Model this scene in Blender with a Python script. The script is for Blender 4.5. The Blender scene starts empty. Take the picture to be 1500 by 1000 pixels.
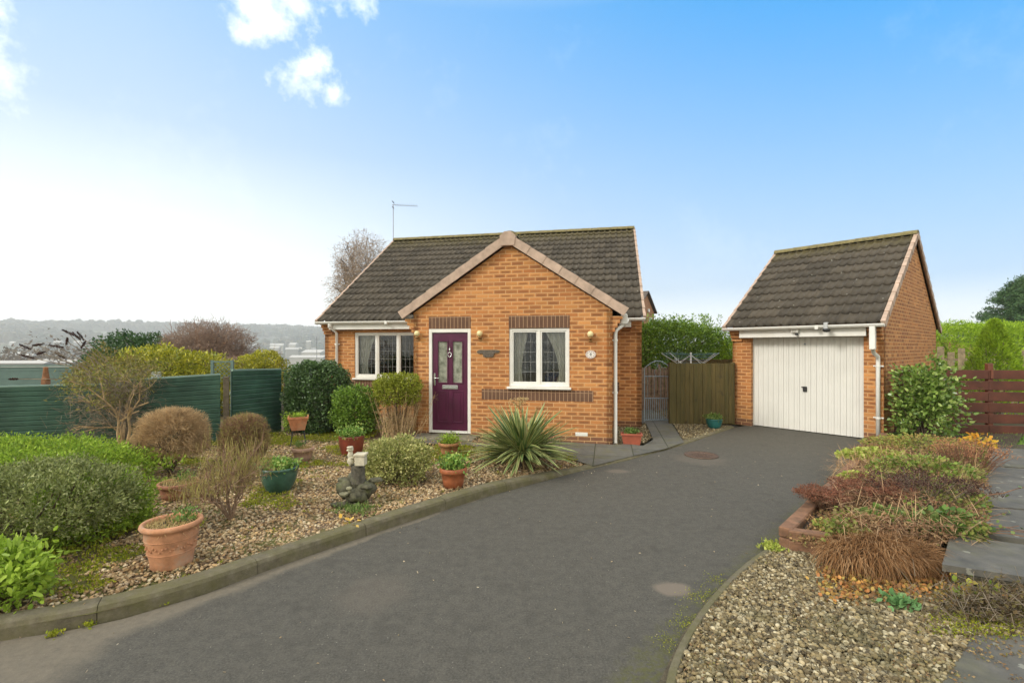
HAZE_D = .00045; SKY_S = .12; SUN_S = 1.3; EXPO = .88; LEAF_K = 1.75
SKY_TINT = (.30, .90, 1.3, 1); HAZE_C = (6.6, 6.2, 5.5, 1); CLOUD_C = (9, 8.8, 8.3, 1); FILL_C = (8.6, 7.9, 6.4, 1)
import bpy, math, random
import numpy as np
from mathutils import Vector, Matrix, noise
random.seed(7); RNG = np.random.default_rng(11)
SC = bpy.context.scene; COL = SC.collection
R = math.radians; PI = math.pi
F_, YH, H_ = 690.0, 509.2, 1.762

def zg(x, y=0):
    """height of the front garden"""
    t = min(1, max(0, (1.5 - x) / 2.0)); return 0.078 * t * t * (3 - 2 * t)
def G(px, py, z=0.0):
    Y = F_ * (H_ - z) / (py - YH); return ((px - 750) / F_ * Y, Y, z)
def GG(px, py):
    z = 0
    for _ in range(5):
        x, y, _z = G(px, py, z); z = zg(x, y)
    return (x, y, z)
def D(px, py, Y):
    """point at depth Y"""
    return ((px - 750) / F_ * Y, Y, H_ + (YH - py) / F_ * Y)

# ------------------------------------------------------------ node helpers
class NT:
    def __init__(s, mat):
        s.t = mat.node_tree; s.n = s.t.nodes; s.l = s.t.links
    def node(s, typ, **kw):
        nd = s.n.new(typ)
        for k, v in kw.items(): setattr(nd, k, v)
        return nd
    def put(s, sock, v):
        if v is None: return
        if hasattr(v, 'links') or isinstance(v, bpy.types.NodeSocket): s.l.new(v, sock)
        else: sock.default_value = v
    def m(s, op, a, b=None, c=None, clamp=False):
        nd = s.node('ShaderNodeMath', operation=op); nd.use_clamp = clamp
        s.put(nd.inputs[0], a); s.put(nd.inputs[1], b); s.put(nd.inputs[2], c)
        return nd.outputs[0]
    def mix(s, f, a, b, mode='MIX'):
        nd = s.node('ShaderNodeMix', data_type='RGBA', blend_type=mode)
        s.put(nd.inputs[0], f); s.put(nd.inputs[6], c4(a)); s.put(nd.inputs[7], c4(b))
        return nd.outputs[2]
    def noise(s, vec, scale, detail=4, rough=.55, col=False):
        nd = s.node('ShaderNodeTexNoise'); s.put(nd.inputs['Vector'], vec)
        nd.inputs['Scale'].default_value = scale; nd.inputs['Detail'].default_value = detail
        nd.inputs['Roughness'].default_value = rough
        return nd.outputs['Color' if col else 'Fac']
    def ramp(s, f, stops, interp='LINEAR'):
        nd = s.node('ShaderNodeValToRGB'); e = nd.color_ramp.elements; nd.color_ramp.interpolation = interp
        while len(e) < len(stops): e.new(.5)
        for el, (p, c) in zip(e, stops): el.position = p; el.color = c4(c)
        s.put(nd.inputs[0], f); return nd.outputs[0]
    def map(s, f, a, b, c=0.0, d=1.0):
        nd = s.node('ShaderNodeMapRange'); s.put(nd.inputs[0], f)
        for i, v in enumerate((a, b, c, d)): nd.inputs[i + 1].default_value = v
        return nd.outputs[0]
    def sep(s, v):
        nd = s.node('ShaderNodeSeparateXYZ'); s.put(nd.inputs[0], v); return nd.outputs
    def comb(s, x, y, z=0.0):
        nd = s.node('ShaderNodeCombineXYZ'); s.put(nd.inputs[0], x); s.put(nd.inputs[1], y); s.put(nd.inputs[2], z); return nd.outputs[0]
    def wn(s, v):
        nd = s.node('ShaderNodeTexWhiteNoise', noise_dimensions='3D'); s.put(nd.inputs[0], v); return nd.outputs
    def bump(s, h, strength=.5, dist=.01, nrm=None):
        nd = s.node('ShaderNodeBump'); s.put(nd.inputs['Height'], h); nd.inputs['Strength'].default_value = strength
        nd.inputs['Distance'].default_value = dist; s.put(nd.inputs['Normal'], nrm); return nd.outputs[0]
def c4(c):
    if isinstance(c, (tuple, list)) and len(c) == 3: return (*c, 1)
    return c
def mat(name):
    m = bpy.data.materials.new(name); m.use_nodes = True
    t = NT(m); b = t.n['Principled BSDF']; return m, t, b
def coords(t, kind='Object'):
    return t.node('ShaderNodeTexCoord').outputs[kind]
def worldpos(t): return t.node('ShaderNodeNewGeometry').outputs['Position']
def island(t): return t.node('ShaderNodeNewGeometry').outputs['Random Per Island']
MATS = {}
def simple(name, col, rough=.6, var=.12, scale=8, bump=0, metal=0, spec=None, dirt=None):
    """painted or plain surface with slight wear"""
    if name in MATS: return MATS[name]
    m, t, b = mat(name); p = coords(t)
    n = t.noise(p, scale, 6, .6)
    dark = tuple(c * (1 - var * 1.6) for c in col); lite = tuple(min(1, c * (1 + var)) for c in col)
    c = t.ramp(n, [(.3, dark), (.7, lite)])
    if dirt:
        c = t.mix(t.map(t.noise(p, scale * .4, 8, .7), .5, .75), c, dirt)
    t.put(b.inputs['Base Color'], c); b.inputs['Roughness'].default_value = rough
    b.inputs['Metallic'].default_value = metal
    if bump: t.put(b.inputs['Normal'], t.bump(t.noise(p, scale * 6, 6, .7), .6, bump))
    MATS[name] = m; return m
def leafmat(name, cols, rough=.5, tr=.3, spec=.3, patch=None):
    """leaves, one random colour per leaf"""
    if name in MATS: return MATS[name]
    m, t, b = mat(name); r = island(t); cols = [tuple(min(.85, x * LEAF_K) for x in c_) for c_ in cols]
    st = [(i / max(1, len(cols) - 1), c) for i, c in enumerate(cols)]
    c = t.ramp(r, st)
    n = t.noise(worldpos(t), 5, 3)
    c = t.mix(t.map(n, .35, .65), c, t.mix(.5, c, tuple(x * .75 for x in cols[0])))
    if patch: c = t.mix(t.map(t.noise(worldpos(t), patch[1], 3), .5, .6, 0, patch[2]), c, patch[0])
    t.put(b.inputs['Base Color'], c); b.inputs['Roughness'].default_value = rough
    b.inputs['Specular IOR Level'].default_value = spec
    tl = t.node('ShaderNodeBsdfTranslucent'); t.put(tl.inputs[0], c)
    mx = t.node('ShaderNodeMixShader'); mx.inputs[0].default_value = tr
    t.l.new(b.outputs[0], mx.inputs[1]); t.l.new(tl.outputs[0], mx.inputs[2])
    t.l.new(mx.outputs[0], t.n['Material Output'].inputs[0])
    MATS[name] = m; return m

def brickmat(name, cols, mortar, L=.225, Hh=.075, plinth=None, streak=(.16, .05, .02), off=.5, sh=(0, 0)):
    m, t, b = mat(name); uv = t.sep(coords(t, 'UV'))
    u = t.m('ADD', uv[0], 50 + sh[0]); v = t.m('ADD', uv[1], 10.0 * Hh + sh[1])
    row = t.m('FLOOR', t.m('DIVIDE', v, Hh))
    u2 = t.m('ADD', u, t.m('MULTIPLY', t.m('MODULO', row, 2.0), L * off))
    cu = t.m('DIVIDE', u2, L); cv = t.m('DIVIDE', v, Hh)
    fu = t.m('FRACT', cu); fv = t.m('FRACT', cv)
    col = t.m('FLOOR', cu)
    wn = t.wn(t.comb(col, row, 3.0)); wn2 = t.wn(t.comb(row, col, 9.0))
    wob = t.m('MULTIPLY', t.m('SUBTRACT', t.noise(t.comb(u, v), 30, 3), .5), .05)
    du = t.m('MULTIPLY', t.m('MINIMUM', fu, t.m('SUBTRACT', 1.0, fu)), L)
    dv = t.m('MULTIPLY', t.m('MINIMUM', fv, t.m('SUBTRACT', 1.0, fv)), Hh)
    d = t.m('ADD', t.m('MINIMUM', du, dv), t.m('MULTIPLY', wob, .04))
    mask = t.map(d, .0042, .0072)
    c = t.ramp(wn[0], [(i / (len(cols) - 1), x) for i, x in enumerate(cols)])
    # the fired streak down the middle of some bricks
    core = t.m('MULTIPLY', t.map(t.m('ABSOLUTE', t.m('SUBTRACT', fv, t.m('ADD', .42, t.m('MULTIPLY', wob, 3.0)))), .16, .30, 1, 0),
               t.map(t.m('ABSOLUTE', t.m('SUBTRACT', fu, .5)), .30, .44, 1, 0))
    amt = t.m('MULTIPLY', core, t.map(wn2[0], .15, .9, .05, .9))
    c = t.mix(amt, c, streak)
    c = t.mix(t.map(t.noise(t.comb(u, v), 60, 5, .7), .3, .8, .0, .35), c, tuple(x * .6 for x in cols[0]))
    big = t.noise(t.comb(u, v), 1.1, 5, .6)
    c = t.mix(t.map(big, .35, .7, 0, .40), c, tuple(x * .72 for x in cols[-1]))
    if plinth:
        c = t.mix(t.m('LESS_THAN', uv[1], plinth[0]), c, plinth[1])
        # splash dirt that the wall has picked up above the ground
    c = t.mix(t.m('MULTIPLY', t.map(uv[1], 0, .9, 1, 0), t.map(t.noise(t.comb(u, v), 6, 6, .7), .45, .65, 0, .45)), c, (.22, .15, .07))
    c = t.mix(mask, t.mix(t.noise(t.comb(u, v), 14, 3), tuple(x * .8 for x in mortar), mortar), c)
    t.put(b.inputs['Base Color'], c); b.inputs['Roughness'].default_value = .88
    h = t.m('ADD', mask, t.m('MULTIPLY', t.noise(t.comb(u, v), 150, 4), .35))
    t.put(b.inputs['Normal'], t.bump(h, .7, .006))
    MATS[name] = m; return m

BRICK = brickmat('orange_brick', [(.36, .14, .045), (.56, .235, .07), (.66, .28, .085), (.48, .175, .048), (.74, .34, .11), (.60, .27, .08), (.42, .17, .06)], (.66, .40, .19),
                 plinth=(.15, (.20, .085, .045)), streak=(.21, .085, .032))
DBRICK = brickmat('brown_soldier_brick', [(.13, .068, .038), (.17, .09, .052), (.15, .075, .045)], (.42, .26, .15), L=.075, Hh=.235, off=0, streak=(.12, .06, .035))
FARBRICK = brickmat('far_brick', [(.40, .17, .07), (.5, .22, .10)], (.5, .35, .22))

def tilemat(name, ridge=False):
    m, t, b = mat(name); uv = coords(t, 'UV'); s = t.sep(uv)
    tid = t.wn(t.comb(t.m('FLOOR', t.m('DIVIDE', t.m('ADD', s[0], 20.0), .30)), t.m('FLOOR', t.m('DIVIDE', t.m('ADD', s[1], .002), .35)), 1.0))
    c = t.ramp(tid[0], [(0, (.040, .032, .022)), (.5, (.058, .047, .033)), (1, (.084, .068, .048))])
    if ridge: c = t.ramp(t.noise(uv, 9, 5), [(.35, (.13, .11, .04)), (.55, (.25, .21, .08)), (.7, (.15, .12, .07))])
    n = t.noise(uv, 7, 6, .65); c = t.mix(t.map(n, .4, .7, 0, .45), c, (.10, .083, .062))
    n2 = t.noise(uv, 26, 4, .6); c = t.mix(t.map(n2, .52, .62, 0, .35), c, (.045, .045, .03))
    # lichen spots and pale droppings
    vo = t.node('ShaderNodeTexVoronoi', voronoi_dimensions='2D'); t.put(vo.inputs['Vector'], uv); vo.inputs['Scale'].default_value = 3.2
    spot = t.m('LESS_THAN', t.m('ADD', vo.outputs['Distance'], t.m('MULTIPLY', n2, .05)), .062)
    pick = t.m('GREATER_THAN', t.sep(vo.outputs['Color'])[0], .72)
    c = t.mix(t.m('MULTIPLY', t.m('MULTIPLY', spot, pick), .8), c, (.42, .42, .36))
    # moss washed down from the ridge
    if not ridge:
        m2 = t.attr = t.node('ShaderNodeAttribute'); m2.attribute_name = 'up'
        f = t.m('MULTIPLY', t.map(m2.outputs['Fac'], .82, 1.0), t.map(t.noise(uv, 5, 5, .7), .3, .6))
        c = t.mix(t.m('MULTIPLY', f, .75), c, (.14, .115, .03))
    t.put(b.inputs['Base Color'], c); b.inputs['Roughness'].default_value = .85
    t.put(b.inputs['Normal'], t.bump(t.noise(uv, 90, 5, .7), .5, .006))
    MATS[name] = m; return m
TILE = tilemat('roof_tile'); RIDGE = tilemat('ridge_tile', True)
VERGE = simple('verge_cap', (.47, .345, .265), .8, .18, 6, .002)
UPVC = simple('white_upvc', (.80, .79, .74), .35, .05, 3, dirt=(.72, .69, .60))
CREAM = simple('cream_paint', (.72, .71, .66), .4, .03, 2, dirt=(.66, .65, .59))
DOORP = simple('plum_paint', (.085, .010, .042), .32, .12, 4)
METAL = simple('bright_metal', (.75, .75, .74), .25, .04, 5, metal=1)
BLACKP = simple('black_plastic', (.02, .02, .02), .5)
GREYM = simple('grey_painted_steel', (.24, .30, .34), .5, .2, 20)
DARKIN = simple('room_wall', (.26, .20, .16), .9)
CURT = simple('curtain_cloth', (.62, .60, .53), .95, .05, 20)
SOIL = simple('soil', (.055, .038, .025), .95, .4, 20, .01)
BARK = simple('bark', (.13, .095, .06), .9, .35, 20, .006)
TERRA = simple('terracotta', (.50, .20, .09), .8, .22, 10, .003, dirt=(.40, .28, .18))
CONC = simple('weathered_concrete', (.22, .20, .15), .9, .3, 12, .006, dirt=(.13, .14, .06))

def glassmat(name, tint=(.9, .93, .92), refl=.12):
    m, t, b = mat(name)
    tr = t.node('ShaderNodeBsdfTransparent'); tr.inputs[0].default_value = c4(tint)
    gl = t.node('ShaderNodeBsdfGlossy'); gl.inputs['Roughness'].default_value = .03
    fr = t.node('ShaderNodeLayerWeight'); fr.inputs[0].default_value = .35
    mx = t.node('ShaderNodeMixShader'); t.put(mx.inputs[0], t.m('ADD', t.m('MULTIPLY', fr.outputs['Fresnel'], .8), refl))
    t.l.new(tr.outputs[0], mx.inputs[1]); t.l.new(gl.outputs[0], mx.inputs[2]); t.l.new(mx.outputs[0], t.n['Material Output'].inputs[0])
    return m
GLASS = glassmat('window_glass', (.88, .9, .86), .12)
m_, t_, b_ = mat('patterned_glass'); FROST = m_
t_.put(b_.inputs['Base Color'], t_.ramp(t_.noise(coords(t_), 9, 4), [(.35, (.13, .14, .10)), (.65, (.34, .35, .28))])); b_.inputs['Roughness'].default_value = .12
t_.put(b_.inputs['Normal'], t_.bump(t_.noise(coords(t_), 40, 3), .5, .01))

# ------------------------------------------------------------ object helpers
def empty(name, loc=(0, 0, 0), rz=0, label=None, cat=None, group=None):
    o = bpy.data.objects.new(name, None); COL.objects.link(o); o.location = loc; o.rotation_euler.z = rz
    o.empty_display_size = .1; tag(o, label, cat, group); return o
def tag(o, label=None, cat=None, group=None, kind=None):
    for k, v in (('label', label), ('category', cat), ('group', group), ('kind', kind)):
        if v: o[k] = v
    return o
def copy_tree(o, parent=None):
    c = o.copy(); COL.objects.link(c)
    if parent: c.parent = parent
    for ch in [x for x in bpy.data.objects if x.parent == o]: copy_tree(ch, c)
    return c
def link(name, me, material, parent=None):
    me.materials.append(material)
    o = bpy.data.objects.new(name, me); COL.objects.link(o)
    if parent: o.parent = parent
    return o
class MB:
    def __init__(s): s.v = []; s.f = []; s.uv = {}; s.smooth = set()
    def face(s, pts, uv=None, smooth=False):
        i = len(s.v); s.v += [tuple(p) for p in pts]; s.f.append(tuple(range(i, i + len(pts))))
        if uv: s.uv[len(s.f) - 1] = uv
        if smooth: s.smooth.add(len(s.f) - 1)
    def box(s, x0, x1, y0, y1, z0, z1, b=0):
        x0, x1 = sorted((x0, x1)); y0, y1 = sorted((y0, y1)); z0, z1 = sorted((z0, z1)); i = len(s.v)
        if b and min(x1 - x0, y1 - y0, z1 - z0) > 2.2 * b:
            # chamfered box
            P = []
            for X, sx in ((x0, 1), (x1, -1)):
                for Y, sy in ((y0, 1), (y1, -1)):
                    for Z, sz in ((z0, 1), (z1, -1)):
                        P += [(X, Y + sy * b, Z + sz * b), (X + sx * b, Y, Z + sz * b), (X + sx * b, Y + sy * b, Z)]
            s.v += P
            g = lambda a, bb, c, k: i + ((a * 2 + bb) * 2 + c) * 3 + k
            for a in (0, 1):
                s.f.append((g(a, 0, 0, 0), g(a, 1, 0, 0), g(a, 1, 1, 0), g(a, 0, 1, 0)))
                s.f.append((g(0, a, 0, 1), g(1, a, 0, 1), g(1, a, 1, 1), g(0, a, 1, 1)))
                s.f.append((g(0, 0, a, 2), g(1, 0, a, 2), g(1, 1, a, 2), g(0, 1, a, 2)))
                for c in (0, 1):
                    s.f.append((g(a, c, 0, 0), g(a, c, 1, 0), g(a, c, 1, 1), g(a, c, 0, 1)))
                    s.f.append((g(a, 0, c, 0), g(a, 1, c, 0), g(a, 1, c, 2), g(a, 0, c, 2)))
                    s.f.append((g(0, a, c, 1), g(1, a, c, 1), g(1, a, c, 2), g(0, a, c, 2)))
                    for d in (0, 1): s.f.append((g(a, c, d, 0), g(a, c, d, 1), g(a, c, d, 2)))
            return s
        s.v += [(x, y, z) for z in (z0, z1) for y in (y0, y1) for x in (x0, x1)]
        for q in ((0, 2, 3, 1), (4, 5, 7, 6), (0, 1, 5, 4), (2, 6, 7, 3), (0, 4, 6, 2), (1, 3, 7, 5)): s.f.append(tuple(i + k for k in q))
        return s
    def tube(s, pts, r, n=8, cap=True, flat=None):
        pts = [Vector(p) for p in pts]; rs = r if isinstance(r, (list, tuple)) else [r] * len(pts); i0 = len(s.v); prev = None
        for k, p in enumerate(pts):
            d = (pts[min(k + 1, len(pts) - 1)] - pts[max(k - 1, 0)]).normalized()
            if prev is None: a = d.orthogonal().normalized() if not flat else Vector(flat)
            else: a = (prev - d * prev.dot(d)).normalized()
            prev = a; b = d.cross(a)
            for j in range(n):
                t = 2 * PI * j / n + PI / n; s.v.append(tuple(p + (a * math.cos(t) + b * math.sin(t)) * rs[k]))
        for k in range(len(pts) - 1):
            for j in range(n):
                a = i0 + k * n + j; b = i0 + k * n + (j + 1) % n
                s.f.append((a, b, b + n, a + n)); 
                if n > 5: s.smooth.add(len(s.f) - 1)
        if cap: s.f.append(tuple(range(i0, i0 + n))); s.f.append(tuple(range(i0 + (len(pts) - 1) * n, i0 + len(pts) * n)))
        return s
    def lathe(s, prof, n=28, c=(0, 0, 0), sx=1, sy=1):
        i0 = len(s.v)
        for r, z in prof:
            for j in range(n):
                t = 2 * PI * j / n; s.v.append((c[0] + r * math.cos(t) * sx, c[1] + r * math.sin(t) * sy, c[2] + z))
        for k in range(len(prof) - 1):
            for j in range(n):
                a = i0 + k * n + j; b = i0 + k * n + (j + 1) % n
                s.f.append((a, b, b + n, a + n)); s.smooth.add(len(s.f) - 1)
        return s
    def prism(s, poly, d0, d1, axis='y'):
        """polygon in a plane pushed along an axis"""
        f = {'y': lambda p, d: (p[0], d, p[1]), 'x': lambda p, d: (d, p[0], p[1]), 'z': lambda p, d: (p[0], p[1], d)}[axis]
        n = len(poly); s.face([f(p, d0) for p in poly]); s.face([f(p, d1) for p in poly])
        for k in range(n): a, b = poly[k], poly[(k + 1) % n]; s.face([f(a, d0), f(b, d0), f(b, d1), f(a, d1)])
        return s
    def build(s, name, material, parent=None, loc=None, rot=None):
        me = bpy.data.meshes.new(name); me.from_pydata(s.v, [], s.f); me.update()
        uvl = me.uv_layers.new(name='UVMap').data
        for p in me.polygons:
            n = p.normal; a = s.uv.get(p.index)
            if p.index in s.smooth: p.use_smooth = True
            for k, li in enumerate(p.loop_indices):
                if a: uvl[li].uv = a[k]; continue
                c = s.v[me.loops[li].vertex_index]
                if abs(n.z) > .75: uvl[li].uv = (c[0], c[1])
                elif abs(n.x) > abs(n.y): uvl[li].uv = (c[1], c[2])
                else: uvl[li].uv = (c[0], c[2])
        o = link(name, me, material, parent)
        if loc: o.location = loc
        if rot: o.rotation_euler = rot
        return o
def npmesh(name, V, Fq, material, parent=None, smooth=False, uv=None):
    """mesh from arrays: V (n,3), Fq (m,k)"""
    me = bpy.data.meshes.new(name); V = np.asarray(V, np.float32); Fq = np.asarray(Fq, np.int32); k = Fq.shape[1]
    me.vertices.add(len(V)); me.vertices.foreach_set('co', V.ravel())
    me.loops.add(Fq.size); me.loops.foreach_set('vertex_index', Fq.ravel())
    me.polygons.add(len(Fq)); me.polygons.foreach_set('loop_start', np.arange(len(Fq), dtype=np.int32) * k)
    if smooth: me.polygons.foreach_set('use_smooth', np.ones(len(Fq), bool))
    if uv is not None:
        l = me.uv_layers.new(name='UVMap'); l.data.foreach_set('uv', np.asarray(uv, np.float32)[Fq.ravel()].ravel())
    me.update(calc_edges=True); me.validate()
    return link(name, me, material, parent)

# ------------------------------------------------------------ buildings
def wall_sheet(mb, P, x0, x1, z0, top, holes=(), th=.1, breaks=()):
    """a wall between x0 and x1 with rectangular openings; P(x, z, depth) gives the point"""
    xs = sorted({x0, x1, *breaks, *[h[0] for h in holes], *[h[1] for h in holes]})
    for a, b in zip(xs, xs[1:]):
        segs = []; lo = z0
        for h in sorted([h for h in holes if h[0] <= a + 1e-6 and h[1] >= b - 1e-6], key=lambda h: h[2]):
            if h[2] > lo: segs.append((lo, lo, h[2], h[2]))
            lo = h[3]
        segs.append((lo, lo, top(a), top(b)))
        for za, zb, zc, zd in segs:
            for d in (0, th): mb.face([P(a, za, d), P(b, zb, d), P(b, zd, d), P(a, zc, d)])
        mb.face([P(a, top(a), 0), P(b, top(b), 0), P(b, top(b), th), P(a, top(a), th)])
    for h in holes:
        a, b, c, d = h
        for p, q in (((a, c), (b, c)), ((b, c), (b, d)), ((b, d), (a, d)), ((a, d), (a, c))):
            mb.face([P(*p, 0), P(*q, 0), P(*q, th), P(*p, th)])
    for x in (x0, x1): mb.face([P(x, z0, 0), P(x, top(x), 0), P(x, top(x), th), P(x, z0, th)])

def tiles(name, O, U, S, w, l, parent, gauge=.35, period=.165, seed=1, u0=0.0):
    """interlocking tiles laid in courses: real rolls and a real step at every course"""
    O, U, S = Vector(O), Vector(U).normalized(), Vector(S).normalized(); N = U.cross(S)
    if N.z < 0: N = -N
    ps = [(0, 0), (.10, .62), (.22, 1), (.34, .62), (.46, .05), (.73, 0)]
    us = []; k = 0
    while k * period < w:
        for p, h in ps:
            if (k + p) * period < w: us.append(((k + p) * period, h * .034))
        k += 1
    us.append((w, us[-1][1])); V = []; Fc = []; uv = []; up = []; rnd = random.Random(seed)
    nc = int(math.ceil(l / gauge)); nu = len(us)
    for c in range(nc):
        s0, s1 = c * gauge, min(l, (c + 1) * gauge + .03); base = len(V)
        jit = {}
        for row, (s, lift) in enumerate(((s0 + .012, -.004), (s0, .040), ((s0 + s1) / 2, .024), (s1, .006))):
            for u, h in us:
                ti = int(u / .30); j = jit.setdefault(ti, (rnd.uniform(-.003, .003), rnd.uniform(-.004, .004)))
                hh = h + lift + j[0]
                sag = .006 * math.sin(u * .9 + c * .3)
                p = O + U * u + S * (s + (j[1] if row < 2 else 0)) + N * (hh + sag); V.append(p[:]); uv.append((u + u0, s0 - .001 if row == 0 else s + (.004 if row == 1 else 0))); up.append(s / l)
        for row in range(3):
            for k in range(nu - 1):
                a = base + row * nu + k; Fc.append((a, a + 1, a + 1 + nu, a + nu))
    o = npmesh(name, np.array(V), np.array(Fc), TILE, parent, uv=np.array(uv))
    at = o.data.attributes.new('up', 'FLOAT', 'POINT'); at.data.foreach_set('value', np.array(up, np.float32))
    return o
def verge(mb, A, B, out, n, hgt=.19, wid=.13):
    """overlapping verge caps from the eave A to the ridge B"""
    A, B, out = Vector(A), Vector(B), Vector(out).normalized(); S = (B - A).normalized(); N = Vector(n).normalized(); L = (B - A).length; g = .35
    k = 0
    while k * g < L - .02:
        s0, s1 = k * g - .02, min(L, (k + 1) * g)
        for (sa, sb, lift) in ((s0, s1, 0),):
            q = []
            for s, o in ((sa, .013), (sb, .003)):
                q.append([A + S * s + out * (.02 + o) - N * (hgt - .055), A + S * s + out * (.02 + o) + N * (.045 + o), A + S * s - out * (wid - .02) + N * (.05 + o), A + S * s - out * (wid - .02) - N * .01, A + S * s - out * .004 - N * (hgt - .055)])
            for i in range(5): j = (i + 1) % 5; mb.face([q[0][i], q[0][j], q[1][j], q[1][i]])
            mb.face(q[0]); mb.face(q[1])
        k += 1
def ridge_tiles(mb, A, B, r=.13, seg=.45):
    A, B = Vector(A), Vector(B); L = (B - A).length; d = (B - A).normalized(); side = Vector((d.y, -d.x, 0)); k = 0
    while k * seg < L - .05:
        s0, s1 = k * seg, min(L, (k + 1) * seg + .015); ring = []
        for s, rr in ((s0, r + .008), (s1, r)):
            ring.append([A + d * s + side * rr * math.cos(a) * 1.15 + Vector((0, 0, 1)) * (rr * math.sin(a) * .8 - .03) for a in [PI * i / 8 for i in range(9)]])
        for i in range(8): mb.face([ring[0][i], ring[0][i + 1], ring[1][i + 1], ring[1][i]], smooth=True)
        mb.face(ring[0]); mb.face(ring[1]); k += 1
def gutter(mb, x0, x1, y, z):
    """half-round gutter running along x"""
    n = 8; r = .055
    for x, c in ((x0, 1), (x1, 1)):
        mb.face([(x, y + r * math.cos(PI + PI * i / n), z + r * math.sin(PI + PI * i / n)) for i in range(n + 1)])
    for i in range(n):
        a, b = PI + PI * i / n, PI + PI * (i + 1) / n
        mb.face([(x0, y + r * math.cos(a), z + r * math.sin(a)), (x1, y + r * math.cos(a), z + r * math.sin(a)), (x1, y + r * math.cos(b), z + r * math.sin(b)), (x0, y + r * math.cos(b), z + r * math.sin(b))], smooth=True)
    mb.box(x0, x1, y - r - .004, y - r + .004, z - .012, z + .008); mb.box(x0, x1, y + r - .004, y + r + .004, z - .012, z + .008)
    k = 1
    while x0 + k * 1.9 < x1: mb.box(x0 + k * 1.9 - .03, x0 + k * 1.9 + .03, y - r - .012, y + r, z - r - .012, z + .012); k += 1
def curtain(mb, x0, x1, z0, z1, y, side, gather=0):
    """hanging folds, tied back to one side when gather is set"""
    n = 40; m = 14
    for j in range(m):
        for i in range(n):
            q = []
            for (ii, jj) in ((i, j), (i + 1, j), (i + 1, j + 1), (i, j + 1)):
                t, s = ii / n, jj / m; z = z0 + (z1 - z0) * s
                k = 1 - gather * (math.sin(PI * min(1, (1 - s) / .72 * .5)) if s > .28 else 1 - .35 * (.28 - s) / .28)
                x = (x0 + (x1 - x0) * t * k) if side < 0 else (x1 - (x1 - x0) * t * k)
                q.append((x, y + .010 * math.sin(t * 24 + s) + .006 * math.sin(t * 9 + s * 4), z))
            mb.face(q, smooth=True)
def window(parent, x0, x1, z0, z1, y, lights, label=None, leadcols=4, leadrows=5, curtains=None, sill=True):
    """white frame, mullions, leaded panes, sill and curtains"""
    f = MB(); fw = .05; f.box(x0, x0 + fw, y, y + .07, z0, z1, .004); f.box(x1 - fw, x1, y, y + .07, z0, z1, .004)
    f.box(x0 + fw, x1 - fw, y + .001, y + .069, z0, z0 + fw, .004); f.box(x0 + fw, x1 - fw, y + .001, y + .069, z1 - fw, z1, .004)
    w = (x1 - x0 - fw) / lights; lead = MB(); gl = MB()
    for k in range(lights):
        a = x0 + fw / 2 + k * w; b = a + w
        if k: f.box(a - fw / 2, a + fw / 2, y + .002, y + .068, z0 + fw, z1 - fw, .004)
        a += fw / 2; b -= fw / 2; sw = .028; c, d = z0 + fw, z1 - fw
        f.box(a, a + sw, y + .012, y + .06, c, d, .003); f.box(b - sw, b, y + .012, y + .06, c, d, .003)
        f.box(a + sw, b - sw, y + .013, y + .059, c, c + sw + .01, .003); f.box(a + sw, b - sw, y + .013, y + .059, d - sw, d, .003)
        a += sw; b -= sw; c += sw + .01; d -= sw
        gl.face([(a, y + .045, c), (b, y + .045, c), (b, y + .045, d), (a, y + .045, d)])
        for i in range(1, leadcols): X = a + (b - a) * i / leadcols; lead.box(X - .0024, X + .0024, y + .040, y + .0435, c, d)
        for i in range(1, leadrows): Z = c + (d - c) * i / leadrows; lead.box(a, b, y + .0395, y + .0433, Z - .0024, Z + .0024)
    o = f.build('window', UPVC, parent)
    if label: o['label'] = label
    gl.build('pane', GLASS, o); lead.build('leading', simple('lead_strip', (.30, .30, .28), .5, .1), o)
    if sill: MB().box(x0 - .035, x1 + .035, y - .085, y + .07, z0 - .045, z0 - .003, .006).build('sill', UPVC, o)
    for c in curtains or []:
        mb = MB(); curtain(mb, *c); mb.build('curtain', CURT if len(c) > 5 else CURT, o)
    return o
TH = .204; HX, HY = 1.802, 8.452
house = empty('house', (HX, HY, 0), -TH, 'orange brick bungalow with front gable, plum door and brown tiled roof', 'house')
GW = 3.808; SL = (5.372 - 2.407) / (6.17 - 1.842)     # roof slope
DX0, DX1, DZ0, DZ1 = -3.491, -2.644, .12, 2.127
WX0, WX1, WZ0, WZ1 = -1.897, -.768, 1.04, 2.127
MV = 2.05; ML, MR = -7.087, .64                          # main block: front wall plane and ends
cx = -GW / 2; apz = 3.70
# left window on the main wall, from the picture's plane
def onwall(px, py, v):
    X_ = (px - 750) / F_; Z_ = (YH - py) / F_
    # solve a for the plane at depth v
    s, c = math.sin(TH), math.cos(TH); bx, by = HX + v * s, HY + v * c
    a = (bx - X_ * by) / (c + X_ * s); Y = by + a * s
    return -a, H_ + Z_ * Y
LX0, LZ1 = onwall(519.4, 487, MV); _, LZ0 = onwall(519.4, 553, MV)
LX1 = LX0 + 1.75
w = MB()
gtop = lambda x: 2.44 + (apz - 2.44) * (1 - abs(x - cx) / (GW / 2))
wall_sheet(w, lambda x, z, d: (x, d, z), -GW, 0, 0, gtop, [(DX0, DX1, DZ0 - .02, DZ1), (WX0, WX1, WZ0 - .045, WZ1)], .10, [cx])
wall_sheet(w, lambda x, z, d: (0 - d, x, z), .0, MV, 0, lambda x: 2.44, (), .10)
wall_sheet(w, lambda x, z, d: (-GW + d, x, z), .0, MV, 0, lambda x: 2.44, (), .10)
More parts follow.
